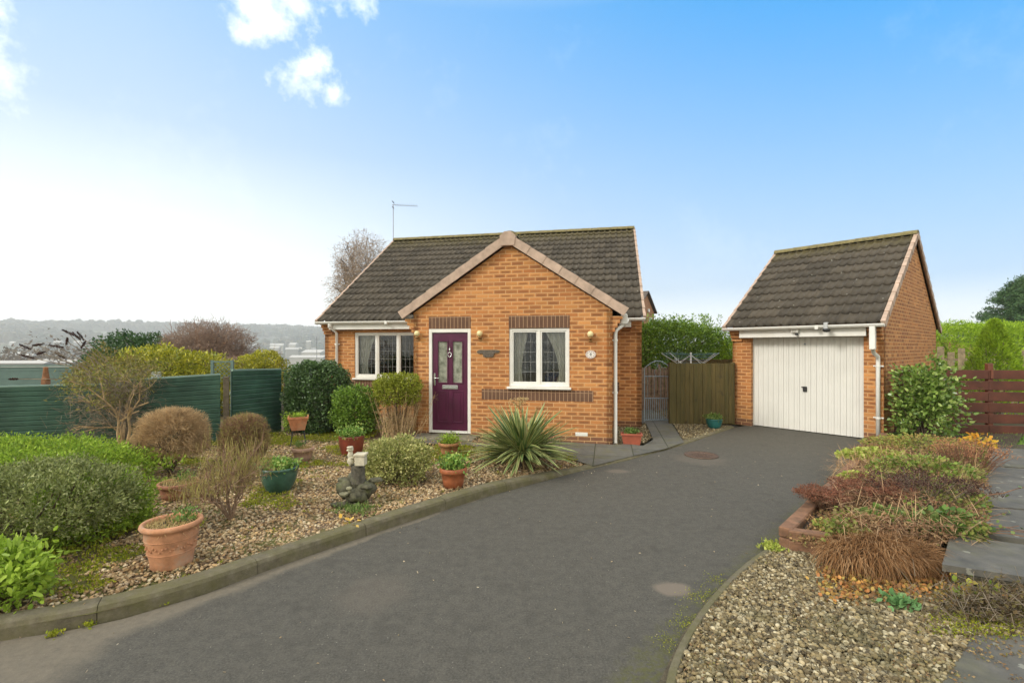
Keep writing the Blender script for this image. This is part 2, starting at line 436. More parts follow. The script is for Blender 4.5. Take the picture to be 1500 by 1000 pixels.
for k in range(4):                                        # stepped brick corbels under the gable feet
    for sx in (0, 1):
        x = (0 + .045 * (k + 1)) if sx == 0 else (-GW - .045 * (k + 1))
        w.box(x, 0 - .02 if sx == 0 else -GW + .02, .0012 * (k + 1), .21, 2.05 + k * .075, 2.05 + (k + 1) * .075 - (.0 if k < 3 else .02))
wall_sheet(w, lambda x, z, d: (x, MV + d, z), ML, -GW, 0, lambda x: 2.40, [(LX0, LX1, LZ0 - .045, LZ1)], .10)
wall_sheet(w, lambda x, z, d: (x, MV + d, z), 0, MR, 0, lambda x: 2.40)
RV, RZ = 6.17, 5.372; BV = 2 * RV - MV
etop = lambda v: 2.52 + (RZ - .09 - 2.52) * (1 - abs(v - RV) / (RV - MV))
for x, s in ((MR, -1), (ML, 1)):
    wall_sheet(w, lambda v, z, d, x=x, s=s: (x + s * d, v, z), MV, BV, 0, etop, (), .1, [RV])
wall_sheet(w, lambda x, z, d: (x, BV - d, z), ML, MR, 0, lambda x: 2.4)
for (a, b) in ((ML, ML + .23), (MR - .23, MR)):            # corbels at the eaves of the main block
    for k in range(4): w.box(a + .0012 * k, b - .0012 * k, MV - .055 * (k + 1), MV + .03, 2.10 + k * .075, 2.10 + (k + 1) * .075)
w.build('wall', BRICK, house)
for nm, a in (('soldier_course', (DX0, DX1, DZ1 + .003, DZ1 + .235)), ('soldier_course', (WX0 - .005, WX1 + .005, WZ1 + .003, WZ1 + .235)), ('soldier_course', (-2.427, -.339, .785, .985))):
    MB().box(a[0], a[1], -.004, .02, a[2], a[3]).build(nm, DBRICK, house)
MB().box(LX0 - .25, -GW - .002, MV - .004, MV + .02, LZ0 - .26, LZ0 - .05).build('soldier_course', DBRICK, house)
MB().box(.002, .16, MV - .004, MV + .02, .80, 1.0).build('soldier_course', DBRICK, house)
ab = MB(); ab.box(-.66, -.44, -.006, .01, .16, .225)
for k in range(5): ab.box(-.645 + k * .04, -.62 + k * .04, -.010, -.006, .172, .213)
ab.build('air_brick', UPVC, house)
# inside: floor, ceiling and back walls that the panes look into
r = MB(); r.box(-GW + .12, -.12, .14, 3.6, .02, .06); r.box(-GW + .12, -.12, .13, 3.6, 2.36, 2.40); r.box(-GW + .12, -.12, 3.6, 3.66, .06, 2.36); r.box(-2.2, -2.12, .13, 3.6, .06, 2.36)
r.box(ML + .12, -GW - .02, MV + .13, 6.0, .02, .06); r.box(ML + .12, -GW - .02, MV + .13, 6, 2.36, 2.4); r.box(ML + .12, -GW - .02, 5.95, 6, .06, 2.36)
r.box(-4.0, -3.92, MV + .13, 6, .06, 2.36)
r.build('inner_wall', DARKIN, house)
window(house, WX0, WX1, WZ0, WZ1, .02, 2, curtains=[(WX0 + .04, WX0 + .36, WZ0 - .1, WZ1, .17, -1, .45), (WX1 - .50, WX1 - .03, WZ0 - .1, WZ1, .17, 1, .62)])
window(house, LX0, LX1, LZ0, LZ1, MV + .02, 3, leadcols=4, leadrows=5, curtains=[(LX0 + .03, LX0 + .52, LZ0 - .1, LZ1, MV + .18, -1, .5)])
so = MB(); so.box(-1.35, -.55, .9, 1.6, .06, 1.25, .05); so.build('blue_block', simple('plain_blue', (.02, .05, .22), .9), house)  # one plain blue block standing inside, behind the gable window
# front door
df = MB(); fw = .062
df.box(DX0, DX0 + fw, .0, .09, DZ0, DZ1, .005); df.box(DX1 - fw, DX1, .0, .09, DZ0, DZ1, .005); df.box(DX0 + fw, DX1 - fw, .001, .089, DZ1 - fw - .01, DZ1, .005); df.box(DX0 + fw, DX1 - fw, -.01, .089, DZ0, DZ0 + .045, .005)
a, b = DX0 + fw + .004, DX1 - fw - .004; z0, z1 = DZ0 + .05, DZ1 - fw - .014; W_ = b - a
ds = MB(); st = .115; gw = (W_ - 3 * st) / 2; gx = [(a + st, a + st + gw), (b - st - gw, b - st)]
gz0, gz1 = z0 + .92, z1 - .17
holes = [(p, q, gz0, gz1) for p, q in gx]
wall_sheet(ds, lambda x, z, d: (x, .03 + d, z), a, b, z0, lambda x: z1, holes, .04)
for p, q in gx:
    for (za, zb) in ((gz0, gz1), (z0 + .17, z0 + .74)):
        for (xa, xb, zc, zd) in ((p - .022, p, za - .022, zb + .022), (q, q + .022, za - .022, zb + .022), (p, q, za - .022, za), (p, q, zb, zb + .022)): ds.box(xa, xb, .018, .034, zc, zd, .004)
    ds.box(p + .03, q - .03, .022, .034, z0 + .21, z0 + .70, .006)
door = ds.build('door', DOORP, house)
df.build('door_frame', UPVC, house)
for p, q in gx: MB().box(p, q, .045, .055, gz0, gz1).build('pane', FROST, door)
hd = MB().box(a + .028, a + .062, .012, .03, z0 + .86, z0 + 1.10, .006).tube([(a + .045, .01, z0 + 1.01), (a + .045, -.03, z0 + 1.01), (a + .16, -.035, z0 + 1.005)], .010, 8)
hd.build('handle', METAL, door)
mx = (a + b) / 2
MB().box(mx - .16, mx + .16, .012, .03, z0 + .79, z0 + .87, .008).box(mx - .135, mx + .135, .004, .012, z0 + .803, z0 + .832, .003).build('letter_box', METAL, door)
kn = MB(); kn.tube([(mx + .035 * math.cos(t), .0, z0 + 1.46 + .045 * math.sin(t)) for t in [2 * PI * i / 16 for i in range(17)]], .008, 6)
kn.tube([(mx, .02, z0 + 1.61), (mx, 0, z0 + 1.56), (mx, 0, z0 + 1.505)], [.006, .015, .008], 8); kn.tube([(mx, .03, z0 + 1.415), (mx, -.004, z0 + 1.41)], .012, 8); kn.build('knocker', METAL, door)
# roof
sl = (RV - 1.842) / 1; Sv = Vector((0, 1, SL)).normalized(); LR = math.hypot(RV - 1.842, RZ - 2.407)
rf = tiles('roof', (ML - .075, 1.842, 2.407), (1, 0, 0), Sv, MR - ML + .11, LR, house)
tiles('roof', (ML - .075, 2 * RV - 1.842, 2.407), (1, 0, 0), Vector((0, -1, SL)), MR - ML + .11, LR, house, seed=3)
rt = MB(); ridge_tiles(rt, (ML - .08, RV, RZ + .02), (MR + .05, RV, RZ + .02)); rt.build('ridge', RIDGE, rf)
for x, o in ((ML - .085, -1), (MR + .045, 1)):
    for y in (1.842, 2 * RV - 1.842): vg = MB(); verge(vg, (x, y, 2.407), (x, RV, RZ), (o, 0, 0), (0, (-1 if y < RV else 1) * SL, 1), .13, .05); vg.build('verge', VERGE, rf)
# gable roof over the door and the window
GE = .235; gz = gtop(cx) + .16; gslope = (apz - 2.44) / (GW / 2)
for s in (1, -1):
    ex = cx + s * (GW / 2 + GE); ez = gz - gslope * (GW / 2 + GE) - .02
    gr_ = tiles('gable_roof', (ex, -.07, ez), (0, 1, 0), Vector((-s, 0, gslope)), 4.0 if s < 0 else 4.0, math.hypot(GW / 2 + GE, gslope * (GW / 2 + GE)), house, seed=5 + s)
    g2 = MB(); verge(g2, (ex, -.075, ez), (cx + s * .07, -.075, gz - .02 - .07 * gslope), (0, -1, 0), (s * gslope, 0, 1), .16, .08); g2.build('verge', VERGE, gr_)
# the cap piece at the apex
cp = MB(); cp.prism([(cx - .13, gz - .20), (cx + .13, gz - .20), (cx + .15, gz - .02), (cx + .06, gz + .06), (cx - .06, gz + .06), (cx - .15, gz - .02)], -.115, .05)
cp.build('apex_cap', VERGE, gr_)
rt = MB(); ridge_tiles(rt, (cx, .05, gz + .03), (cx, 3.5, gz + .03)); rt.build('ridge', RIDGE, gr_)
# fascia, soffit, gutters, pipes
fa = MB(); fa.box(ML + .232, -GW - .02, MV - .19, MV - .17, 2.21, 2.385, .003); fa.box(ML + .232, -GW - .02, MV - .17, MV, 2.215, 2.225); fa.box(.15, MR - .232, MV - .19, MV - .17, 2.21, 2.385, .003); fa.box(.15, MR - .232, MV - .17, MV, 2.215, 2.225)
fa.build('fascia', UPVC, house)
g = MB(); gutter(g, ML - .09, -GW - .22, 1.80, 2.395); gutter(g, .20, MR + .06, 1.80, 2.395)
g.build('gutter', UPVC, house)
def downpipe(parent, x, y, ztop, yw, xw, zb=.06, r=.034, hop=False):
    d = MB(); d.tube([(x, y, ztop), (x, y, ztop - .10), (xw, yw, ztop - .24 - (.06 if hop else 0)), (xw, yw, zb + .06), (xw, yw - .0, zb)], r, 10)
    d.lathe([(.05, 0), (.05, -.09), (r + .006, -.10)], 12, (x, y, ztop - .02))
    for z in (.62, 1.25, 1.85): d.lathe([(r + .007, -.02), (r + .007, .02)], 10, (xw, yw, z)); d.box(xw - .07, xw + .07, yw + .01, yw + .03, z - .012, z + .012)
    return d.build('downpipe', UPVC, parent)
downpipe(house, ML + .30, 1.80, 2.37, MV - .05, ML + .36)
downpipe(house, .19, 1.76, 2.37, MV - .055, .09) if False else None
dp = MB(); X = .055
dp.tube([(.33, 1.80, 2.36), (.30, 1.5, 2.30), (.22, .35, 2.25), (.19, .16, 2.18), (.07, .10, 2.08), (X, .10, 2.02), (X, .10, .08), (X, .06, .03)], .034, 10)
dp.lathe([(.052, .0), (.052, -.12), (.036, -.14)], 12, (.21, .16, 2.38)); dp.box(.15, .27, .09, .22, 2.19, 2.36, .01)
for z in (.95, 1.9): dp.lathe([(.042, -.02), (.042, .02)], 10, (X, .10, z)); dp.box(-.02, X, .08, .10, z - .012, z + .012)
dp.build('downpipe', UPVC, house)

# garage
TG = .865; GX, GY = 6.789, 9.07
gar = empty('garage', (GX, GY, 0), -TG, 'detached orange brick garage with white ribbed door and tiled roof', 'garage')
gx0, gx1 = -2.50, .31; D0 = -2.088; GD = 5.35; gtopz = 2.01
w = MB(); ez, rz, rv = 2.213, 4.301, 2.685; gs = (rz - ez) / (rv + .32)
wall_sheet(w, lambda x, z, d: (x, -.06 + d, z), gx0, gx1, 0, lambda x: 2.24, [(D0, 0, -.01, gtopz)], .16)
et = lambda v: 2.28 + (rz - .10 - 2.28) * (1 - abs(v - rv) / (rv + .06))
for x, s in ((gx0, 1), (gx1, -1)): wall_sheet(w, lambda v, z, d, x=x, s=s: (x + s * d, v, z), -.06, 2 * rv + .06, 0, et, (), .1, [rv])
wall_sheet(w, lambda x, z, d: (x, 2 * rv + .06 - d, z), gx0, gx1, 0, lambda x: 2.24)
for (a, b) in ((gx0, gx0 + .23), (gx1 - .23, gx1)):
    for k in range(4): w.box(a + .0012 * k, b - .0012 * k, -.06 - .052 * (k + 1), .0, 1.91 + k * .075, 1.91 + (k + 1) * .075)
w.build('wall', BRICK, gar)
dm = MB(); n = 20; pw = (0 - D0) / n
for k in range(n):
    x = D0 + k * pw; wd = pw * (.5 if False else 1)
    dm.face([(x, .074, .015), (x + .010, .055, .015), (x + .010, .055, gtopz), (x, .074, gtopz)])
    dm.face([(x + .010, .055, .015), (x + wd * .62, .055, .015), (x + wd * .62, .055, gtopz), (x + .010, .055, gtopz)])
    dm.face([(x + wd * .62, .055, .015), (x + wd * .68, .062, .015), (x + wd * .68, .062, gtopz), (x + wd * .62, .055, gtopz)])
    dm.face([(x + wd * .68, .062, .015), (x + wd, .062, .015), (x + wd, .062, gtopz), (x + wd * .68, .062, gtopz)])
    dm.face([(x + wd, .062, .015), (x + wd, .074, .015), (x + wd, .074, gtopz), (x + wd, .062, gtopz)])
gdoor = dm.build('garage_door', CREAM, gar)
MB().box(-1.075, -1.0, .03, .056, .84, .95, .008).box(-1.10, -1.03, .018, .03, .925, .945, .003).build('handle', BLACKP, gdoor)
MB().lathe([(.0, 0), (.016, 0), (.016, .01)], 10).build('lock', GREYM, gdoor, (-1.04, .052, 1.84), (PI / 2, 0, 0))
gf = MB(); gf.box(D0 - .02, D0 + .006, .04, .10, .0, gtopz, .003); gf.box(-.006, .02, .04, .10, 0, gtopz, .003); gf.build('door_frame', UPVC, gar)
fa = MB(); fa.box(gx0 + .232, gx1 - .232, -.25, -.23, 1.985, 2.19, .003); fa.box(gx0 + .232, gx1 - .232, -.23, .04, 1.99, 2.0); fa.build('fascia', UPVC, gar)
LRg = math.hypot(rv + .32, rz - ez)
rf = tiles('roof', (gx0 - .06, -.32, ez), (1, 0, 0), Vector((0, 1, gs)), gx1 - gx0 + .10, LRg, gar, seed=8)
tiles('roof', (gx0 - .06, 2 * rv + .32, ez), (1, 0, 0), Vector((0, -1, gs)), gx1 - gx0 + .10, LRg, gar, seed=9)
rt = MB(); ridge_tiles(rt, (gx0 - .08, rv, rz + .02), (gx1 + .07, rv, rz + .02)); rt.build('ridge', RIDGE, rf)
for x, o in ((gx0 - .07, -1), (gx1 + .05, 1)):
    for y in (-.32, 2 * rv + .32): vg = MB(); verge(vg, (x, y, ez), (x, rv, rz), (o, 0, 0), (0, (-1 if y < rv else 1) * gs, 1), .13, .06); vg.build('verge', VERGE, rf)
g = MB(); gutter(g, gx0 - .09, gx1 + .07, -.355, ez - .015); g.build('gutter', UPVC, gar)
d = MB(); px_ = .20
d.box(px_ - .045, px_ + .045, -.395, -.295, 1.73, ez - .03, .008); d.tube([(px_, -.345, 1.75), (px_ + .01, -.30, 1.66), (px_ + .03, -.11, 1.60), (px_ + .03, -.10, 1.50), (px_ + .03, -.10, .05)], .034, 10)
for z in (.45, 1.42): d.lathe([(.042, -.02), (.042, .02)], 10, (px_ + .03, -.10, z)); d.box(px_ - .05, px_ + .11, -.075, -.06, z - .012, z + .012)
d.build('downpipe', UPVC, gar)

# things fixed to the walls
def hl(x, y, z): # house local to world
    c, s = math.cos(-TH), math.sin(-TH); return (HX + x * c - y * s, HY + x * s + y * c, z)
def gl(x, y, z):
    c, s = math.cos(-TG), math.sin(-TG); return (GX + x * c - y * s, GY + x * s + y * c, z)
GLOBE = simple('cream_globe', (.80, .68, .36), .3, .05)
LG = 'round wall lanterns on the front gable'
first = None
for i, ((px, py), lab) in enumerate([((613, 490), 'round cream wall lamp between the recessed window and the plum door'), ((704, 490), 'round cream wall lamp above the dark house name plaque'), ((865, 491), 'round cream wall lamp above the white oval number plaque')]):
    x, z = onwall(px, py, 0)
    if first is None:
        e = empty('wall_lamp'); first = e
        MB().lathe([(0, -.055), (.03, -.05), (.047, -.03), (.055, 0), (.047, .03), (.03, .048), (0, .055)], 16, (0, -.075, .02)).build('globe', GLOBE, e)
        MB().lathe([(.0, -.002), (.028, -.002), (.034, -.02), (.018, -.05), (0, -.05)], 14, (0, -.075, -.035)).tube([(0, -.075, -.06), (0, -.03, -.085), (0, 0, -.085)], .012, 8).box(-.03, .03, -.02, -.002, -.12, -.04, .005).build('bracket', simple('brass', (.35, .2, .08), .4, .1, metal=.8), e)
    else: e = copy_tree(first)
    e.location = hl(x, 0, z); e.rotation_euler.z = -TH; tag(e, lab, 'wall lamp', LG)
x, z = onwall(715, 517, 0)
pl = MB()
pts = [(-.20, .045), (-.17, .06), (.15, .062), (.23, .05), (.21, .01), (.12, -.005), (.11, -.055), (.09, -.075), (-.06, -.078), (-.09, -.055), (-.10, -.01), (-.19, -.008), (-.22, .02)]
pl.prism(pts, -.022, -.002)
plq = tag(pl.build('name_plaque', simple('slate_plaque', (.12, .095, .07), .75, .3, 30, .004), None, hl(x, 0, z), (0, 0, -TH)), 'dark uneven slate name plaque beside the plum front door', 'plaque')
x, z = onwall(865.3, 519, 0)
nb = empty('number_plaque', hl(x, 0, z), -TH, 'small white oval house number plaque on the gable brickwork', 'plaque')
MB().prism([(.092 * math.cos(t), .075 * math.sin(t)) for t in [2 * PI * i / 28 for i in range(28)]], -.016, -.002).build('plate', simple('white_ceramic', (.78, .74, .68), .25, .04), nb)
rg = MB().tube([(.082 * math.cos(t), -.017, .066 * math.sin(t)) for t in [2 * PI * i / 28 for i in range(29)]], .003, 5)
for t in range(10): q = 2 * PI * t / 10; rg.prism([(.062 * math.cos(q) + .008 * math.cos(k * PI / 3), .048 * math.sin(q) + .008 * math.sin(k * PI / 3)) for k in range(6)], -.0185, -.016)
rg.build('floral_border', simple('plaque_pattern', (.38, .22, .2), .5, .3), nb)
def textmesh(txt, size, material, parent, loc, name, rot=(PI / 2, 0, 0)):
    cu = bpy.data.curves.new(name, 'FONT'); cu.body = txt; cu.size = size; cu.extrude = .002; cu.align_x = 'CENTER'; cu.align_y = 'CENTER'
    o = bpy.data.objects.new(name, cu); COL.objects.link(o); bpy.context.view_layer.update()
    me = bpy.data.meshes.new_from_object(o.evaluated_get(bpy.context.evaluated_depsgraph_get())); bpy.data.objects.remove(o)
    o = link(name, me, material, parent); o.location = loc; o.rotation_euler = rot; return o
textmesh('8', .07, BLACKP, nb, (0, -.018, 0), 'numeral')
# security light and camera on the garage fascia
def ongar(px, py, v):
    X_ = (px - 750) / F_; s, c = math.sin(TG), math.cos(TG); bx, by = GX + v * s, GY + v * c
    a = (bx - X_ * by) / (c + X_ * s); return -a, H_ + (YH - py) / F_ * (by + a * s)
x, z = ongar(1166, 485, -.25)
e = empty('security_light', gl(x, -.25, z), -TG, 'small cream floodlight with motion sensor on the garage fascia', 'security light')
MB().box(-.075, .06, -.075, -.02, -.035, .05, .01).box(-.03, .03, -.02, -.001, -.03, .03, .004).build('lamp_housing', CREAM, e)
MB().box(-.055, .035, -.080, -.074, -.02, .035, .002).build('lens', simple('lamp_glass', (.4, .38, .34), .15), e)
MB().box(.0, .05, -.07, -.02, -.085, -.042, .01).build('sensor', BLACKP, e)
x, z = ongar(1211, 477, -.36)
e = empty('security_camera', gl(x, -.36, z), -TG, 'black dome camera hung from a grey bracket over the garage gutter', 'camera')
MB().box(-.035, .035, -.075, -.055, -.06, .06, .004).box(-.03, .03, -.06, .09, .05, .065, .003).build('bracket', GREYM if False else simple('grey_bracket', (.45, .46, .46), .5), e)
MB().lathe([(0, .02), (.05, .015), (.068, -.005), (.062, -.03), (.035, -.05), (0, -.055)], 16, (.02, -.09, -.075)).build('dome', BLACKP, e)
# television aerial
c = D(576, 300, 15.95)
e = empty('television_aerial', (c[0], c[1], 4.9), 0, 'thin metal television aerial above the left end of the house roof', 'aerial')
hz = c[2] - 4.9
MB().tube([(0, 0, -.9), (0, 0, hz + .02)], .013, 6).build('mast', simple('grey_steel', (.3, .3, .32), .5), e)
ya = MB(); ya.tube([(-.04, 0, hz), (.80, .1, hz - .02)], .007, 5); ya.box(-.02, .01, -.12, .12, hz - .10, hz - .09); ya.box(-.02, .01, -.12, .12, hz + .09, hz + .1)
for k in range(9): q = .06 + k * .09; ya.tube([(q, -.16 + q * .12, hz), (q, .16 + q * .12, hz)], .004, 4); 
for k in range(9): q = .06 + k * .09; ya.tube([(q, q * .12, hz - .035), (q, q * .12, hz + .035)], .004, 4)
ya.build('yagi_array', simple('grey_steel', (.3, .3, .32), .5), e)
# ------------------------------------------------------------ ground
def poly_sheet(name, pts, material, kind='structure', z=None, label=None):
    mb = MB(); mb.face([(p[0], p[1], z if z is not None else p[2]) for p in pts]); return tag(mb.build(name, material), kind=kind, label=label)
def inpoly(P, poly):
    x, y = P[:, 0], P[:, 1]; ins = np.zeros(len(P), bool); n = len(poly)
    for i in range(n):
        x0, y0 = poly[i][:2]; x1, y1 = poly[(i + 1) % n][:2]
        if y0 == y1: continue
        c = ((y0 > y) != (y1 > y)) & (x < (x1 - x0) * (y - y0) / (y1 - y0) + x0); ins ^= c
    return ins
# terrain: one sheet to the horizon, level here, falling into a valley and rising to far hills
def ssp(n, mx): t = np.linspace(-1, 1, n); return np.sinh(t * 6.2) / np.sinh(6.2) * mx
N_ = 220; gx = ssp(N_, 7000) + 0; gy = ssp(N_, 7000) + 8; XX, YY = np.meshgrid(gx, gy)
def terr(x, y):
    dx = max(-9.5 - x, 0, x - 60); dy = max(y - 26, 0, -25 - y); r = math.hypot(dx, dy)
    z = -.06 - 3.2 * (1 - math.exp(-r / 10)) - 42 * (1 - math.exp(-r / 220)) * 1.0
    Rr = math.hypot(x, y)
    t = min(1, max(0, (Rr - 800) / 1700)); t = t * t * (3 - 2 * t)
    n = noise.noise(Vector((x / 900, y / 900, .3))) * 1.0 + noise.noise(Vector((x / 260, y / 260, 3.3))) * .25
    z += t * (128 + 30 * n) + (noise.noise(Vector((x / 160, y / 160, 8))) * 6 * min(1, r / 300))
    return z
ZZ = np.array([[terr(a, b) for a in gx] for b in gy])
V = np.stack([XX.ravel(), YY.ravel(), ZZ.ravel()], 1); I = np.arange(N_ * N_).reshape(N_, N_)
Fq = np.stack([I[:-1, :-1].ravel(), I[:-1, 1:].ravel(), I[1:, 1:].ravel(), I[1:, :-1].ravel()], 1)
m, t, b = mat('earth_and_fields'); p = worldpos(t)
near = t.ramp(t.noise(p, 6, 6), [(.35, (.07, .055, .035)), (.6, (.09, .09, .035))])
vo = t.node('ShaderNodeTexVoronoi'); t.put(vo.inputs['Vector'], p); vo.inputs['Scale'].default_value = .006
fl = t.ramp(t.sep(vo.outputs['Color'])[0], [(.0, (.05, .06, .03)), (.4, (.08, .09, .04)), (.6, (.05, .045, .03)), (.85, (.16, .14, .08)), (1, (.07, .10, .04))])
rr = t.node('ShaderNodeVectorMath', operation='LENGTH'); t.put(rr.inputs[0], p)
t.put(b.inputs['Base Color'], t.mix(t.map(rr.outputs['Value'], 30, 90), near, fl)); b.inputs['Roughness'].default_value = .95
tag(npmesh('ground', V, Fq, m, smooth=True), kind='structure')

# tarmac drive
KB = [(-170, 985), (0, 938), (100, 923), (180, 906), (300, 870), (400, 832), (500, 797), (600, 763), (720, 725), (850, 690), (920, 674), (1000, 652), (1076, 626)]
kerb = [G(*q)[:2] for q in KB]; kerb[0] = (-4.1, 2.35); kerb = [(-5.2, 1.6)] + kerb
EDGE = [(965, 1003), (1000, 930), (1037, 880), (1062, 853), (1097, 822), (1130, 800)]
edge = [(.55, 1.6)] + [G(*q)[:2] for q in EDGE]
SLP = [G(1130, 800)[:2], G(1180, 727)[:2], G(1262, 655)[:2]]
drive = kerb + [gl(D0 - .1, .04, 0)[:2], gl(.05, .04, 0)[:2]] + [(p[0] + .06, p[1]) for p in SLP[::-1]] + edge[::-1] + [(.55, -4), (-5.2, -4)]
m, t, b = mat('tarmac'); p = worldpos(t); s = t.sep(p)
f1 = t.noise(p, 75, 5, .85); f2 = t.noise(p, 420, 2, .5); big = t.noise(p, .9, 5, .6)
c = t.ramp(f1, [(.36, (.036, .033, .026)), (.5, (.068, .063, .052)), (.66, (.145, .135, .11))])
c = t.mix(t.map(big, .35, .65, 0, .6), c, t.mix(.5, c, (.062, .058, .047)))
vo = t.node('ShaderNodeTexVoronoi', voronoi_dimensions='2D'); t.put(vo.inputs['Vector'], p); vo.inputs['Scale'].default_value = 45
c = t.mix(t.m('MULTIPLY', t.m('LESS_THAN', vo.outputs['Distance'], .16), t.m('GREATER_THAN', t.sep(vo.outputs['Color'])[1], .985)), c, (.24, .22, .18))
c = t.mix(t.map(t.noise(p, 14, 6, .75), .42, .62, 0, .42), c, (.125, .115, .092))
c = t.mix(t.map(t.noise(p, 4.5, 6, .7), .52, .66, 0, .45), c, (.050, .046, .037))
def seg_dist(ax, ay, bx, by):
    # distance of the shading point to a line, as a node value
    dx, dy = bx - ax, by - ay; L = math.hypot(dx, dy); nx, ny = dy / L, -dx / L
    return t.m('ADD', t.m('ADD', t.m('MULTIPLY', s[0], nx), t.m('MULTIPLY', s[1], ny)), -(ax * nx + ay * ny))
wob = t.m('MULTIPLY', t.m('SUBTRACT', t.noise(p, 3, 5, .65), .5), .22)
A_, B_ = G(180, 903), G(600, 763)
d = t.m('ADD', seg_dist(A_[0], A_[1], B_[0], B_[1]), wob)          # silt washed against the kerb
wid = t.m('ADD', t.map(s[1], 2.45, 2.85, .30, 0), t.map(s[1], 2.85, 4.9, .27, .05))
silt = t.m('MULTIPLY', t.map(t.m('DIVIDE', d, wid), .75, 1.15, 1, 0), t.map(s[1], 5.4, 6.6, 1, 0))
siltc = t.mix(t.noise(p, 200, 3), (.13, .108, .08), (.24, .205, .15))
c = t.mix(t.m('MULTIPLY', silt, t.map(t.noise(p, 22, 6, .75), .35, .65, .45, .9)), c, siltc)
for (px, py, rx, ry, k) in ((985, 862, .13, .11, .8), (545, 868, .26, .28, .18), (905, 690, .17, .1, .5), (1025, 672, .42, .42, .25)):
    q = G(px, py); dd = t.m('SQRT', t.m('ADD', t.m('POWER', t.m('DIVIDE', t.m('SUBTRACT', s[0], q[0]), rx), 2.0), t.m('POWER', t.m('DIVIDE', t.m('SUBTRACT', s[1], q[1]), ry), 2.0)))
    dd = t.m('ADD', dd, t.m('MULTIPLY', t.m('SUBTRACT', t.noise(p, 7, 4), .5), 1.2)); c = t.mix(t.map(dd, .7, 1.15, k, 0), c, (.19, .155, .12))
C_, D_ = G(1000, 930), G(1130, 800)                                 # moss along the right hand edging
d2 = t.m('ADD', t.m('MULTIPLY', seg_dist(C_[0], C_[1], D_[0], D_[1]), -1.0), t.m('MULTIPLY', t.m('SUBTRACT', t.noise(p, 9, 6, .7), .5), .5))
c = t.mix(t.m('MULTIPLY', t.map(d2, .02, .16, 1, 0), t.map(t.noise(p, 30, 4), .35, .6, 0, .75)), c, (.085, .085, .02))
t.put(b.inputs['Base Color'], c); b.inputs['Roughness'].default_value = .88
t.put(b.inputs['Normal'], t.bump(f1, .55, .006, t.bump(t.noise(p, 3, 4), .3, .02)))
mb = MB(); mb.face([(x, y, 0) for x, y in drive]); tag(mb.build('driveway', m), kind='structure')
# kerbs
def sweep(name, pts, w, hfun, side, material, bev=.022, stone=.92):
    P = [Vector((x, y, 0)) for x, y in pts]; dense = []
    for a, b2 in zip(P, P[1:]):
        n = max(1, int((b2 - a).length / .115)); dense += [a.lerp(b2, i / n) for i in range(n)]
    dense.append(P[-1])
    for _ in range(6): dense = [dense[0]] + [(dense[i - 1] + dense[i] * 2 + dense[i + 1]) / 4 for i in range(1, len(dense) - 1)] + [dense[-1]]
    mb = MB(); acc = 0; rnd = random.Random(3); start = 0; lift = 0; lat = 0
    prev = None
    for i in range(len(dense)):
        a = dense[max(0, i - 1)]; b2 = dense[min(len(dense) - 1, i + 1)]; d = (b2 - a).normalized(); nrm = Vector((-d.y, d.x, 0)) * side
        h = hfun(dense[i].x) + lift; p = dense[i] + nrm * lat
        ring = [p + Vector((0, 0, -.04)), p + Vector((0, 0, h - bev * 1.6)) + nrm * .006, p + nrm * (bev * .7 + .004) + Vector((0, 0, h - bev * .45)), p + nrm * (bev * 2.0) + Vector((0, 0, h)), p + nrm * (w - bev * .6) + Vector((0, 0, h + .001)), p + nrm * w + Vector((0, 0, h - bev * .6)), p + nrm * w + Vector((0, 0, -.04))]
        if prev:
            for k in range(6): mb.face([prev[k], prev[k + 1], ring[k + 1], ring[k]])
            acc += (dense[i] - dense[i - 1]).length
        prev = ring
        if acc > stone:   # joint: close this stone and begin another a few mm away
            mb.face(ring); acc = 0; lift = rnd.uniform(-.005, .005); lat = rnd.uniform(-.004, .004)
            h = hfun(dense[i].x) + lift; q = dense[i] + nrm * lat + d * .005
            prev = [q + (v - p) + Vector((0, 0, 0 if k in (0, 6) else (lift - 0) * .5)) for k, v in enumerate(ring)]
            mb.face(prev)
    return tag(mb.build(name, material), kind='structure')
m, t, b = mat('kerb_stone'); p = worldpos(t)
c = t.ramp(t.noise(p, 14, 7, .7), [(.3, (.085, .072, .045)), (.6, (.17, .148, .10)), (.8, (.27, .24, .17))])
nz = t.sep(t.node('ShaderNodeNewGeometry').outputs['Normal'])[2]
c = t.mix(t.m('MULTIPLY', t.map(t.noise(p, 5, 5, .7), .38, .6), .65), c, (.115, .108, .035))
c = t.mix(t.map(t.noise(p, 160, 3, .8), .55, .75, 0, .5), c, (.25, .23, .18))
t.put(b.inputs['Base Color'], c); b.inputs['Roughness'].default_value = .95; t.put(b.inputs['Normal'], t.bump(t.noise(p, 70, 6, .7), .7, .008)); KST = m
sweep('kerb', kerb, .15, lambda x: zg(x) + .022 + .014 * max(0, min(1, (1.2 - x) / 1.5)) - .006 * max(0, min(1, (-1 - x))), 1, KST)
sweep('kerb', edge + [G(1134, 800)[:2]], .055, lambda x: .035, -1, KST, .01)

